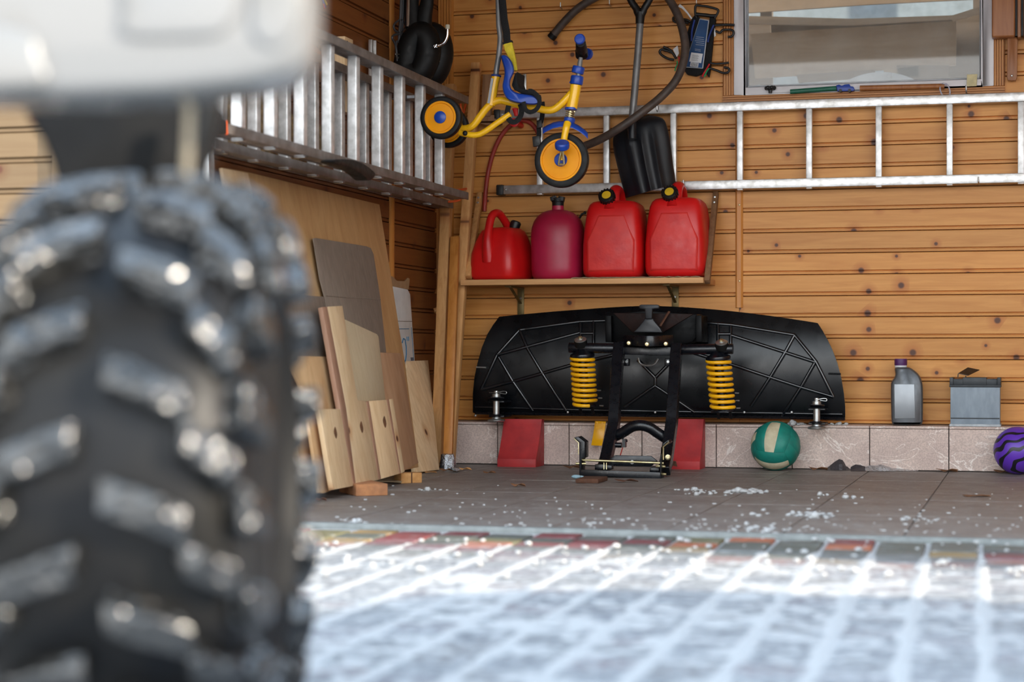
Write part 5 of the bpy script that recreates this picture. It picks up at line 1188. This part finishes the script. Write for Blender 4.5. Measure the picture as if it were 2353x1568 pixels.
ho = thing('storage_hook', q(900, 750, .80), 'chromed storage hook with ivory end cap holding black tube', 'hook')
m = M(); m.tube(spline([L(945, 108, .014)] + [q(x, y, d) for x, y, d in ((800, 758, .84), (920, 742, .84), (1000, 700, .84), (1045, 620, .84), (1058, 540, .84), (1060, 455, .84))], 4), .0068, 12); build(m, 'arm', 'chrome', ho, angle=60)
m = M(); m.lathe([(.0085, 0), (.0098, .003), (.0098, .016), (.0085, .019), (0, .0195)], q(1059, 478, .84), (0, 0, 1), 18); build(m, 'end_cap', 'ivory_cap', ho)
ql = lambda zx, zy, d=.09: L(880 + zx / 7.128, zy / 7.128, d)
cb = thing('cable_bundle', ql(270, 900), 'bundle of thin dark grey cables hanging beside black tube', 'cables')
for p_, r_ in (([(300, -40), (285, 300), (265, 600), (255, 900), (235, 1150)], .006), ([(330, -40), (315, 300), (290, 600), (270, 900), (245, 1180)], .006), ([(345, -40), (330, 320), (310, 620), (290, 870), (262, 1000)], .005), ([(590, -40), (560, 150), (500, 380), (430, 580), (340, 780), (290, 930), (240, 1200)], .0045),
               ([(270, 320), (200, 380), (175, 440), (210, 510), (280, 525), (340, 490), (370, 430), (340, 350), (290, 315)], .0045), ([(255, 555), (185, 575), (150, 620), (190, 700), (215, 780), (225, 900), (235, 1000)], .005), ([(230, 900), (215, 760), (225, 680), (245, 690)], .0045)):
    m = M(); m.tube(spline([ql(x, y) for x, y in p_], 5), r_, 8); build(m, 'cable', 'cable_grey', cb, angle=60)
m = M(); m.tube([ql(205, 888, .10), ql(310, 890, .10), ql(240, 955, .10), ql(212, 900, .10)], .0022, 6); build(m, 'wire_tie', 'zinc', cb)
m = M(); m.tube([ql(425, -200, .12), ql(405, 440, .12)], .009, 12); tag(build(m, 'chrome_tube', 'chrome'), 'thin bright chromed tube hanging between cables and black tube', 'tube')

# ---- timbers leaning in the corner
def timber(pa, da, pb, db, w, h, mat, label, bev=.003):
    a, b = B(*pa, da), B(*pb, db); m = M(); m.beam(a, b, w, h, (1, 0, 0)); return tag(build(m, 'timber_post', mat, bevel=bev), label, 'timber', 'timbers in the corner')
def floor_end(px, py): p = G(px, py, .004); return p
def timber2(top, d, bot, w, h, mat, label):
    a, b = B(*top, d), floor_end(*bot); m = M(); m.beam(b, a, w, h, (0, 1, 0)); return tag(build(m, 'timber_post', mat, bevel=.003), label, 'timber', 'timbers in the corner')
timber2((1036, 196), .16, (1004, 1073), .046, .046, 'timber', 'square timber post passing behind the rear wheel of the tricycle')
timber2((1095, 146), .10, (1033, 1071), .042, .040, 'timber', 'long timber post leaning beside the small red can and shelf')
t3 = timber2((1046, 545), .30, (1029, 1077), .040, .026, 'varnished_trim', 'varnished plank with foil wrapped foot in the corner')
m = M(); c_ = G(1029, 1079, 0); rr = []
random.seed(3)
for z, r_ in ((.002, .030), (.02, .034), (.045, .032), (.065, .028), (.068, .02)): rr.append([c_ + V((math.cos(k * math.pi / 9) * (r_ + random.uniform(-.004, .004)), math.sin(k * math.pi / 9) * (r_ + random.uniform(-.004, .004)), z + random.uniform(-.002, .002) * (z > .01))) for k in range(18)])
m.loft(rr); m.prism([G(1036, 1076, .02), G(1060, 1080, .004), G(1052, 1085, .002), G(1034, 1082, .004)], (0, 0, .004)); build(m, 'foil_wrap', 'foil', t3, angle=10)
a, b = B(1122, 172, .09), B(1118, 268, .09); m = M(); m.beam(a, b, .045, .035, (0, 1, 0)); tag(build(m, 'timber_block', 'timber_old', bevel=.003), 'short upright timber block beside long post behind tricycle', 'timber')
m = M(); m.box(B(1085, 266, .10), B(1150, 282, .03)); m.prism([B(x, y, .09) for x, y in ((1100, 282), (1150, 282), (1148, 284), (1130, 292))], (0, .05, 0)); tag(build(m, 'timber_ledger', 'timber_old', bevel=.002), 'dark timber ledger piece under the short block behind tricycle', 'timber')
m = M(); m.tube([L(997, 714, .06), B(1034, 702, .20)], .0105, 14); tag(build(m, 'round_rod', 'timber'), 'round wooden rod whose end shows between corner posts', 'rod')
m = M(); m.beam(B(1004, 480, .05), B(1001, 968, .045), .02, .012, (0, 1, 0)); tag(build(m, 'thin_lath', 'varnished_trim', bevel=.001), 'thin reddish lath standing behind square corner post', 'lath')

# ---- boards leaning against the left wall
A_, Bp, C_ = L(510, 385, .07), L(872, 470, .07), L(960, 1075, .29)
n0 = (Bp - A_).cross(C_ - A_).normalized()
if n0.x < 0: n0 = -n0
def S(px, py, k): return plane_pt(px, py, A_ + n0 * k, n0)
def lean(name, pts, k, th, mat, label, cat='board', bev=.001, group='boards leaning on the left wall'):
    m = M(); m.prism([S(x, y, k) for x, y in pts], -n0 * th); return tag(build(m, name, mat, bevel=bev), label, cat, group)
lean('plywood_sheet', [(510, 385), (572, 396), (872, 470), (880, 520), (893, 600), (915, 740), (930, 830), (962, 1074), (700, 1130), (640, 1120)], 0, .012, 'plywood', 'largest plywood sheet, leaning on left wall under the ladder')
lean('pale_plank', [(511, 386), (570, 398), (600, 520), (640, 700), (700, 1130), (640, 1140)], .014, .012, 'pale_board', 'pale plank on the left edge of the large plywood sheet')
cbd = lean('cardboard_sheet', [(720, 548), (727, 547), (842, 566), (852, 570), (859, 585), (874, 684), (888, 812), (888, 830), (765, 832), (748, 690), (735, 640)], .020, .004, 'cardboard', 'folded grey brown cardboard sheet against the large plywood sheet', 'cardboard')
m = M(); m.tube([S(748, 680, .0202), S(800, 684, .0202), S(874, 688, .0202)], .0022, 6); build(m, 'fold_crease', 'cardboard', cbd)
lean('cardboard_flap', [(600, 672), (745, 682), (762, 825), (640, 830)], .023, .004, 'cardboard', 'lower grey brown cardboard flap left of the tall pale strip', 'cardboard')
lean('plywood_offcut', [(660, 818), (757, 820), (765, 860), (790, 1000), (800, 1110), (745, 1134), (735, 1133), (700, 905)], .040, .012, 'plywood_pale', 'stained plywood offcut at the left of the striped panel')
lean('plywood_offcut', [(870, 810), (922, 812), (930, 860), (958, 1050), (962, 1064), (930, 1082), (900, 1085), (890, 960)], .034, .012, 'plywood_brown', 'reddish brown plywood offcut at the right of the striped panel')
lean('veneer_board', [(790, 733), (866, 768), (870, 774), (886, 920), (822, 924), (800, 860)], .052, .010, 'veneer', 'grey green veneered board with slanted top behind striped panel')
st_ = thing('laminated_panel', S(850, 1110, .075), 'striped laminated pine panel with one tall stave, leaning in front', 'board', 'boards leaning on the left wall')
def stave(pts, mat, name='stave'): m = M(); m.prism([S(x, y, .078) for x, y in pts], -n0 * .018); return build(m, name, mat, st_, bevel=.001)
stave([(735, 941), (782, 940), (812, 1117), (766, 1126)], 'pale_board')
stave([(741, 706), (752, 705), (796, 940), (818, 1115), (812.5, 1117), (782.5, 940)], 'pink_strip', 'dark_stave')
stave([(752.5, 705), (787, 703), (796, 760), (822, 920), (841, 923), (870, 1103), (818.5, 1115), (796.5, 940)], 'pale_board')
stave([(841.5, 923), (848, 922), (876, 1101), (870.5, 1103)], 'pink_strip', 'dark_stave')
stave([(848.5, 922), (888, 919), (918, 1089), (876.5, 1101)], 'pale_board')
stave([(888.5, 919), (894, 918), (922, 1088), (918.5, 1089)], 'pink_strip', 'dark_stave')
stave([(894.5, 918), (903, 917), (930, 1084), (922.5, 1088)], 'pale_board')
for x, y in ((771, 995), (831, 982), (884, 970)):
    m = M(); m.prism(spline([S(x + dx, y + dy, .0785) for dx, dy in ((-1, -14), (2, -6), (4, 4), (2, 14), (-2, 6), (-4, -4))], 2, True), -n0 * .003); build(m, 'knot', 'leaf_brown', st_)
A2, B2, C2 = L(934, 830, .05), L(984, 828, .05), G(1010, 1082)
n2 = (B2 - A2).cross(C2 - A2).normalized(); n2 = n2 if n2.x > 0 else -n2
m = M(); m.prism([plane_pt(x, y, A2, n2) for x, y in ((934, 830), (984, 828), (990, 880), (1010, 1080), (955, 1086), (940, 950))], -n2 * .02); wb2 = tag(build(m, 'pine_board', 'pale_board', bevel=.002), 'wide short pale pine board nearest the corner posts', 'board', 'boards leaning on the left wall')
# carton
cx1 = thing('carton', L(930, 830, .05), 'white cardboard carton with blue print behind the boards', 'carton')
qc = lambda x, y, d=.05: L(640 + x / 2.239, 480 + y / 2.239, d)
m = M(); m.prism([qc(x, y) for x, y in ((582, 398), (665, 415), (678, 440), (702, 790), (690, 800), (600, 800))], (-.03, 0, 0)); build(m, 'carton_body', 'white_carton', cx1, bevel=.002)
m = M(); m.prism([qc(x, y, .045) for x, y in ((575, 345), (590, 350), (610, 372), (650, 372), (664, 355), (675, 360), (670, 416), (582, 398))], (-.004, 0, 0)); build(m, 'carton_flap', 'carton_flap', cx1)
m = M(); m.tube([qc(608, 578, .0505), qc(688, 580, .0505)], .0015, 6); build(m, 'carton_crease', 'cardboard', cx1)
m = M(); T_ = lambda pts, r=.0022, cl=False: m.tube([qc(x, y, .0508) for x, y in pts], r, 6, cl)
T_([(622, 618), (670, 618)], .0018); T_([(660, 658), (661, 680)]); T_([(668, 658), (669, 680)])
T_(spline([V((x, y, 0)) for x, y in ((636, 700), (648, 672), (655, 720), (655, 770), (645, 800))], 4) and [(636, 690), (642, 668), (650, 672), (656, 710), (657, 750), (653, 780), (645, 792)], .003)
T_([(684, 610), (696, 780)], .0012)
build(m, 'carton_print', 'ink_blue', cx1)
m = M(); m.prism([qc(x, y, .051) for x, y in ((680, 765), (694, 765), (696, 782), (682, 782))], (-.001, 0, 0)); build(m, 'carton_mark', 'print_dim', cx1)
# blocks under the boards
def block(c, ex, ey, h, mat, name, label, cat='block', bev=.003):
    m = M(); m.obox(c + V((0, 0, h / 2)), ex, ey, (0, 0, h / 2)); return tag(build(m, name, mat, bevel=bev), label, cat)
g0, g1 = G(818, 1141), G(891, 1139); d_ = (g1 - g0); ey_ = V((-d_.y, d_.x, 0)).normalized()
block((g0 + g1) / 2 + ey_ * .11, d_ / 2, ey_ * .11, .042, 'brick_orange', 'brick', 'worn orange brick under the front boards', 'brick')
g0, g1 = G(922, 1112), G(970, 1110); d_ = (g1 - g0); ey_ = V((-d_.y, d_.x, 0)).normalized()
bk = block((g0 + g1) / 2 + ey_ * .03, d_ / 2, ey_ * .03, .040, 'wood_end', 'wood_block', 'small pale wood block lying at the foot of boards', 'block')
m = M(); p = (g0 + g1) / 2; m.box(p + V((-.002, -.002, .0)), p + V((.002, .01, .0402))); build(m, 'saw_groove', 'rust', bk)
m = M(); m.prism([G(838, 1105, .008), G(922, 1092, .018), G(923, 1110, .006), G(880, 1108, .004)], (0, 0, .003)); tag(build(m, 'veneer_strip', 'veneer'), 'thin veneer strip jutting out under striped panel', 'strip')

# ================================================================== DEBRIS, SNOW CRUMBS
random.seed(11)
def leaf(px, py, s, ang, label, mat='leaf_brown', grp='dry leaves and scraps on the floor', h=.012):
    c = G(px, py, .003); n_ = 12; rim = []
    for k in range(n_):
        a = 2 * math.pi * k / n_; r_ = s * (.65 + .35 * math.cos(a) ** 2) * random.uniform(.7, 1.1)
        rim.append(c + V((math.cos(a + ang) * r_, math.sin(a + ang) * r_ * .6, abs(math.sin(a * 1.5 + ang)) * h)))
    m = M(); mid = c + V((0, 0, h * .5)); m.add(rim + [mid] + [p - V((0, 0, .0015)) for p in rim] + [mid - V((0, 0, .0015))], [(k, (k + 1) % n_, n_) for k in range(n_)] + [(k + n_ + 1, n_ * 2 + 1, (k + 1) % n_ + n_ + 1) for k in range(n_)] + [(k, k + n_ + 1, (k + 1) % n_ + n_ + 1, (k + 1) % n_) for k in range(n_)])
    tag(build(m, 'dry_leaf', mat, angle=20), label, 'leaf', grp)
leaf(1124, 1089, .034, .3, 'crumpled brown leaf on floor between boards and chock')
leaf(1318, 1076, .05, .8, 'brown leaf beside the left side plate of plough foot')
leaf(1192, 1118, .035, .1, 'flat dark leaf on floor tiles between brick and plough')
leaf(1067, 1081, .03, .2, 'orange brown chip near foil wrapped post', 'wood_end')
leaf(1028, 1083, .035, .6, 'brown curled leaf in front of corner posts')
leaf(988, 1086, .04, .1, 'thin pale wood chip by the pine board foot', 'wood_end', h=.004)
leaf(1880, 1080, .05, .05, 'flat brown leaf right of volleyball')
leaf(2205, 1076, .035, .4, 'tan dry leaf against plinth under the battery', 'paper_tan', h=.02)
leaf(2180, 1084, .05, 0, 'thin dark leaf strip on floor under the battery')
leaf(2310, 1086, .055, .1, 'dry brown leaf in front of purple ball')
leaf(2340, 1089, .03, .5, 'small reddish leaf at the foot of purple ball')
leaf(2240, 1140, .06, 0, 'flat brown leaf on the tiles at far right', h=.004)
leaf(1440, 1108, .05, .2, 'dark rotten leaf before the plough foot', 'rust')
leaf(738, 1152, .02, .2, 'tiny red brown chip beside the board pile', 'rust')
# rusty stone and rag under the plough foot
m = M(); m.box(G(1322, 1111, 0), G(1388, 1108, .0) + V((0, .07, .018))); tag(build(m, 'wood_scrap', 'rust', bevel=.004), 'rusty brown wood scrap under the plough foot', 'scrap')
m = M(); m.sphere(G(1324, 1096, .009), .012, 12, 8, (1.7, 1, .7)); m.sphere(G(1334, 1097, .007), .010, 10, 8, (1.6, 1, .7)); tag(build(m, 'blue_rag', 'pale_blue_rag'), 'scrap of pale blue rag beside the plough foot', 'rag')
leaf(1545, 1080, .028, 1.2, 'dark crumpled scrap at the foot of right chock', 'rust', h=.04)
# crumpled plastic bag
def crumple(pts_top, base, name, mat, label, cat, parent=None):
    m = M(); n_ = len(pts_top); rows = []
    for k, (x, y) in enumerate(pts_top):
        b0 = G(x, base, .001); t0 = plane_pt(x, y, b0 + V((0, .03, 0)), V((0, 1, 0))); b1 = b0 + V((0, .07, 0))
        mid = (b0 + t0) / 2 + V((0, random.uniform(-.012, .008), random.uniform(-.004, .006)))
        rows.append([b0, mid, t0 + V((0, random.uniform(-.008, .008), 0)), b1])
    m.sheet(rows, (0, .0015, .001)); o = build(m, name, mat, parent, angle=15)
    return o if parent else tag(o, label, cat)
bg = crumple([(1898, 1078), (1908, 1070), (1918, 1062), (1928, 1056), (1936, 1058), (1944, 1069), (1952, 1076), (1962, 1078)], 1081, 'plastic_bag', 'bag_dark', 'crumpled dark grey and silver plastic bag at the plinth foot', 'bag')
crumple([(1955, 1074), (1966, 1068), (1978, 1070), (1990, 1074), (2005, 1079)], 1083, 'bag_fold', 'bag_dark', '', '', bg)
crumple([(1988, 1074), (2000, 1070), (2012, 1071), (2024, 1068), (2036, 1072), (2048, 1076), (2075, 1077), (2110, 1079)], 1083, 'silver_fold', 'bag_silver', '', '', bg)
# snow crumbs and clumps
def blob(m, c, r, flat=.6):
    seg, rg = 9, 6; o = random.random() * 50; i0 = len(m.v)
    m.sphere(c + V((0, 0, r * flat * .6)), r, seg, rg, (1, 1, flat))
    for i in range(i0, len(m.v)): p = m.v[i]; m.v[i] = p + (p - c) * (.35 * noise.noise(p * (1.2 / r) + V((o, 0, 0))))
def clump(px, py, r, n_, spread, label, base=None):
    r *= .75; n_ = int(n_ * 1.5)
    m = M(); c = base or G(px, py, 0)
    for i in range(n_):
        q_ = c + V((random.gauss(0, spread), random.gauss(0, spread * 1.1), 0)); blob(m, q_, r * random.uniform(.3, 1.0) * (1.3 if i == 0 else 1), .75 if i < 3 else .45)
    tag(build(m, 'snow_clump', 'snow', angle=60), label, 'snow', 'snow clumps on the garage floor', 'stuff')
clump(1716, 1132, .026, 14, .035, 'largest white snow clump on tiles below the volleyball')
clump(1650, 1133, .016, 16, .06, 'low scatter of snow left of largest clump')
clump(1580, 1128, .014, 8, .03, 'small snow clump in front of right chock')
clump(1860, 1185, .017, 26, .05, 'broad flat snow patch in middle of tiles')
clump(1890, 1140, .012, 3, .012, 'single snow lump on tile joint')
clump(1965, 1146, .013, 4, .02, 'pair of snow lumps below the dark plastic bag')
clump(2140, 1196, .012, 8, .04, 'small snow clump near right tile joint')
clump(1765, 1219, .014, 20, .06, 'flat snow strip close to the threshold')
clump(815, 1203, .016, 4, .02, 'small snow lump on floor beside the big tyre')
clump(985, 1128, .012, 7, .03, 'small snow clump on floor near the brick')
clump(0, 0, .020, 9, .022, 'snow lump on plinth ledge beside the right plough shoe', B(1840, 977, .16) * 1.0 + V((0, 0, 0)) if False else V((B(1835, 972, .16).x, WALL_Y - .15, LEDGE)))
clump(0, 0, .018, 8, .02, 'snow lump on plinth ledge at the blade end', V((B(1925, 970, .12).x, WALL_Y - .13, LEDGE)))
m = M()
for i in range(260):
    px = random.uniform(760, 2353); py = random.choice([random.gauss(1215, 10), random.uniform(1110, 1235), random.gauss(1190, 20)])
    g_ = G(px, min(1240, max(1100, py)), 0)
    if g_.y < DOOR_Y + .02 or g_.y > 8.2: continue
    r_ = random.uniform(.0015, .004); m.obox(g_ + V((0, 0, r_ * .4)), V((r_ * random.uniform(.7, 1.8), r_ * .3, 0)), V((-r_ * .3, r_, 0)), (0, 0, r_ * .5))
tag(build(m, 'snow_crumbs', 'snow'), 'scattered crumbs of snow on the garage tiles', 'snow', kind='stuff')
m = M()
for i in range(130):
    px = random.uniform(700, 2353); g_ = G(px, random.uniform(1236, 1330), 0)
    if g_.y > DOOR_Y - .03: continue
    blob(m, g_, random.uniform(.003, .011), .6)
tag(build(m, 'snow_lumps', 'snow'), 'loose snow lumps scattered over the pavers', 'snow', kind='stuff')

# ================================================================== ATV AT THE LEFT, CLOSE TO THE CAMERA
AY = R(15)
E1, E2 = V((math.cos(AY), math.sin(AY), 0)), V((-math.sin(AY), math.cos(AY), 0))     # its axle (to the right), its length (away from camera)
TC = V((-1.035, 2.14, .355))
atv = thing('quad_bike', V((TC.x - .4, TC.y + .3, 0)), 'white quad bike with a big knobbly tyre standing outside the garage', 'quad bike')
def surf(s, th, h=0.0):
    a = s * math.pi / 2; w = .150 * math.copysign(abs(math.sin(a)) ** .72, s); r_ = .225 + .112 * abs(math.cos(a)) ** .62
    # th: 0 faces the camera, grows downwards
    nrm_w = math.sin(a); nrm_r = math.cos(a)
    w += h * nrm_w * .9; r_ += h * max(.35, nrm_r)
    return TC + E1 * w + (-E2 * math.cos(th) - UP * math.sin(th)) * r_
m = M(); SS = [-1 + 2 * i / 28 for i in range(29)]; NT = 72
m.loft([[surf(s, 2 * math.pi * k / NT) for k in range(NT)] for s in SS], cap=False)
tyre = build(m, 'tyre', 'tyre_rubber', atv, angle=60)
def lug(s0, s1, t0, t1, wt, h, taper=1.0):
    nu, nv = 5, 3; top, bot = [], []
    for i in range(nu):
        f = i / (nu - 1); s = s0 + (s1 - s0) * f; tc_ = t0 + (t1 - t0) * f; w = wt * (1 + (taper - 1) * f)
        top.append([surf(s, tc_ + w * (j / (nv - 1) - .5) * .86, h) for j in range(nv)]); bot.append([surf(s, tc_ + w * (j / (nv - 1) - .5), -.004) for j in range(nv)])
    m = M(); n_ = nu * nv; vs = [p for r in top for p in r] + [p for r in bot for p in r]; fs = []
    for i in range(nu - 1):
        for j in range(nv - 1):
            a = i * nv + j; fs.append((a, a + 1, a + nv + 1, a + nv))
    rim = [j for j in range(nv)] + [i * nv + nv - 1 for i in range(1, nu)] + [(nu - 1) * nv + j for j in range(nv - 2, -1, -1)] + [i * nv for i in range(nu - 2, 0, -1)]
    for k in range(len(rim)): a, b = rim[k], rim[(k + 1) % len(rim)]; fs.append((a, b, b + n_, a + n_))
    m.add(vs, fs); build(m, 'lug', 'lug_rubber', tyre, bevel=.005, seg=2, angle=60)
NP = 17
for k in range(NP):
    t = 2 * math.pi * k / NP
    for sg, o_ in ((1, 0.0), (-1, .21)):
        j_ = random.uniform(-.012, .012)
        lug(sg * .02, sg * .33, t + o_ + j_, t + o_ + .10 + j_, .125, .032, 1.1)
        lug(sg * .30, sg * .60, t + o_ + .19 + j_, t + o_ + .30 + j_, .120, .034, 1.25)
        lug(sg * .64, sg * .93, t + o_ + .05 + j_, t + o_ + .12 + j_, .19, .034, .9)
m = M(); m.lathe([(.228, .135), (.232, .150), (.222, .154), (.20, .13), (.19, .05), (.09, .03), (.06, .06), (.0, .065)], TC, E1, 40); m.lathe([(.0, -.13), (.15, -.13), (.22, -.135), (.232, -.150), (.228, -.135)], TC, E1, 40); rim_ = build(m, 'wheel_rim', 'atv_black', atv)
for k in range(4):
    a = k * math.pi / 2 + .4; m = M(); m.lathe([(.009, .03), (.009, .045), (0, .046)], TC + (E2 * math.cos(a) + UP * math.sin(a)) * .055, E1, 8); build(m, 'wheel_nut', 'zinc', rim_)
def AP(px, py, dist):                                   # point on an upright plane across the bike, dist metres in front of the camera at px 400
    p0 = CAM + ray(400, HY) * dist; return plane_pt(px, py, p0, E2)
bo_ = [(-620, -420), (690, -420), (728, -300), (742, -100), (744, 60), (738, 140), (716, 186), (668, 212), (590, 229), (420, 246), (220, 254), (60, 252), (-620, 232)]
rs = []
oc = V((100, -60, 0))
for d, s_ in ((1.90, .955), (1.915, .985), (1.94, 1.0), (1.99, 1.0), (2.02, .985), (2.03, .96)):
    k_ = d / 2.0
    base = [AP(x, y, 2.0) for x, y in bo_]; cc = AP(60, -90, 2.0)
    rs.append([cc + (p - cc) * s_ + E2 * (d - 2.0) for p in base])
m = M(); m.loft(rs); body = build(m, 'body_panel', 'atv_white', atv, bevel=.012, seg=3, angle=60)
m = M(); m.prism(spline([AP(x, y, 1.892) for x, y in ((290, 82), (430, 84), (500, 78), (530, 50), (545, 10), (540, -120), (300, -120), (285, 20))], 3, True), E2 * .02); build(m, 'raised_panel', 'atv_white', body, bevel=.008, seg=3, angle=60)
m = M(); m.prism(spline([AP(x, y, 1.895) for x, y in ((570, 60), (610, 112), (660, 100), (690, 40), (690, -60), (640, -120), (580, -100))], 3, True), E2 * .02); build(m, 'raised_panel', 'atv_white', body, bevel=.008, seg=3, angle=60)
m = M(); m.prism(spline([AP(x, y, 1.89) for x, y in ((-300, 40), (40, 60), (90, 130), (80, 200), (-300, 190))], 3, True), E2 * .02); build(m, 'raised_panel', 'atv_white', body, bevel=.008, seg=3, angle=60)
m = M(); m.prism(spline([AP(x, y, 2.42) for x, y in ((60, 225), (300, 215), (492, 225), (480, 310), (452, 370), (440, 470), (180, 480), (135, 440), (118, 380), (95, 320))], 3, True), E2 * .10); build(m, 'inner_fender', 'atv_black', atv, bevel=.012, seg=3, angle=60)
m = M(); m.tube(spline([AP(x, y, 2.36) for x, y in ((490, 225), (478, 290), (455, 350), (445, 400))], 3), .010, 10); build(m, 'brake_hose', 'black_rubber', atv)
m = M(); m.tube([AP(436, 222, 2.02), AP(434, 300, 2.04), AP(428, 400, 2.07)], .0055, 10, flat=.5, ref=(0, 1, 0)); build(m, 'tie_strap', 'strap_beige', atv, angle=60)
m = M(); m.tube([TC - E1 * .10, TC - E1 * .55], .024, 14); build(m, 'axle', 'atv_black', atv)
for z in (-.06, .10):
    m = M(); m.tube([TC - E1 * .14 + UP * z, TC - E1 * .62 + E2 * .12 + UP * (z + .02)], .017, 12); m.tube([TC - E1 * .14 + UP * z, TC - E1 * .62 - E2 * .12 + UP * (z + .02)], .017, 12); build(m, 'suspension_arm', 'atv_black', atv)
m = M(); m.obox(TC - E1 * .78 + E2 * .3 + UP * .08, E1 * .17, E2 * .55, UP * .16); m.obox(TC - E1 * .7 + E2 * .2 + UP * .36, E1 * .2, E2 * .25, UP * .16); build(m, 'chassis', 'atv_black', atv, bevel=.02)
m = M(); m.tube([TC - E1 * .30 + UP * .02, TC - E1 * .52 + UP * .40], .028, 14); build(m, 'shock_absorber', 'atv_black', atv)
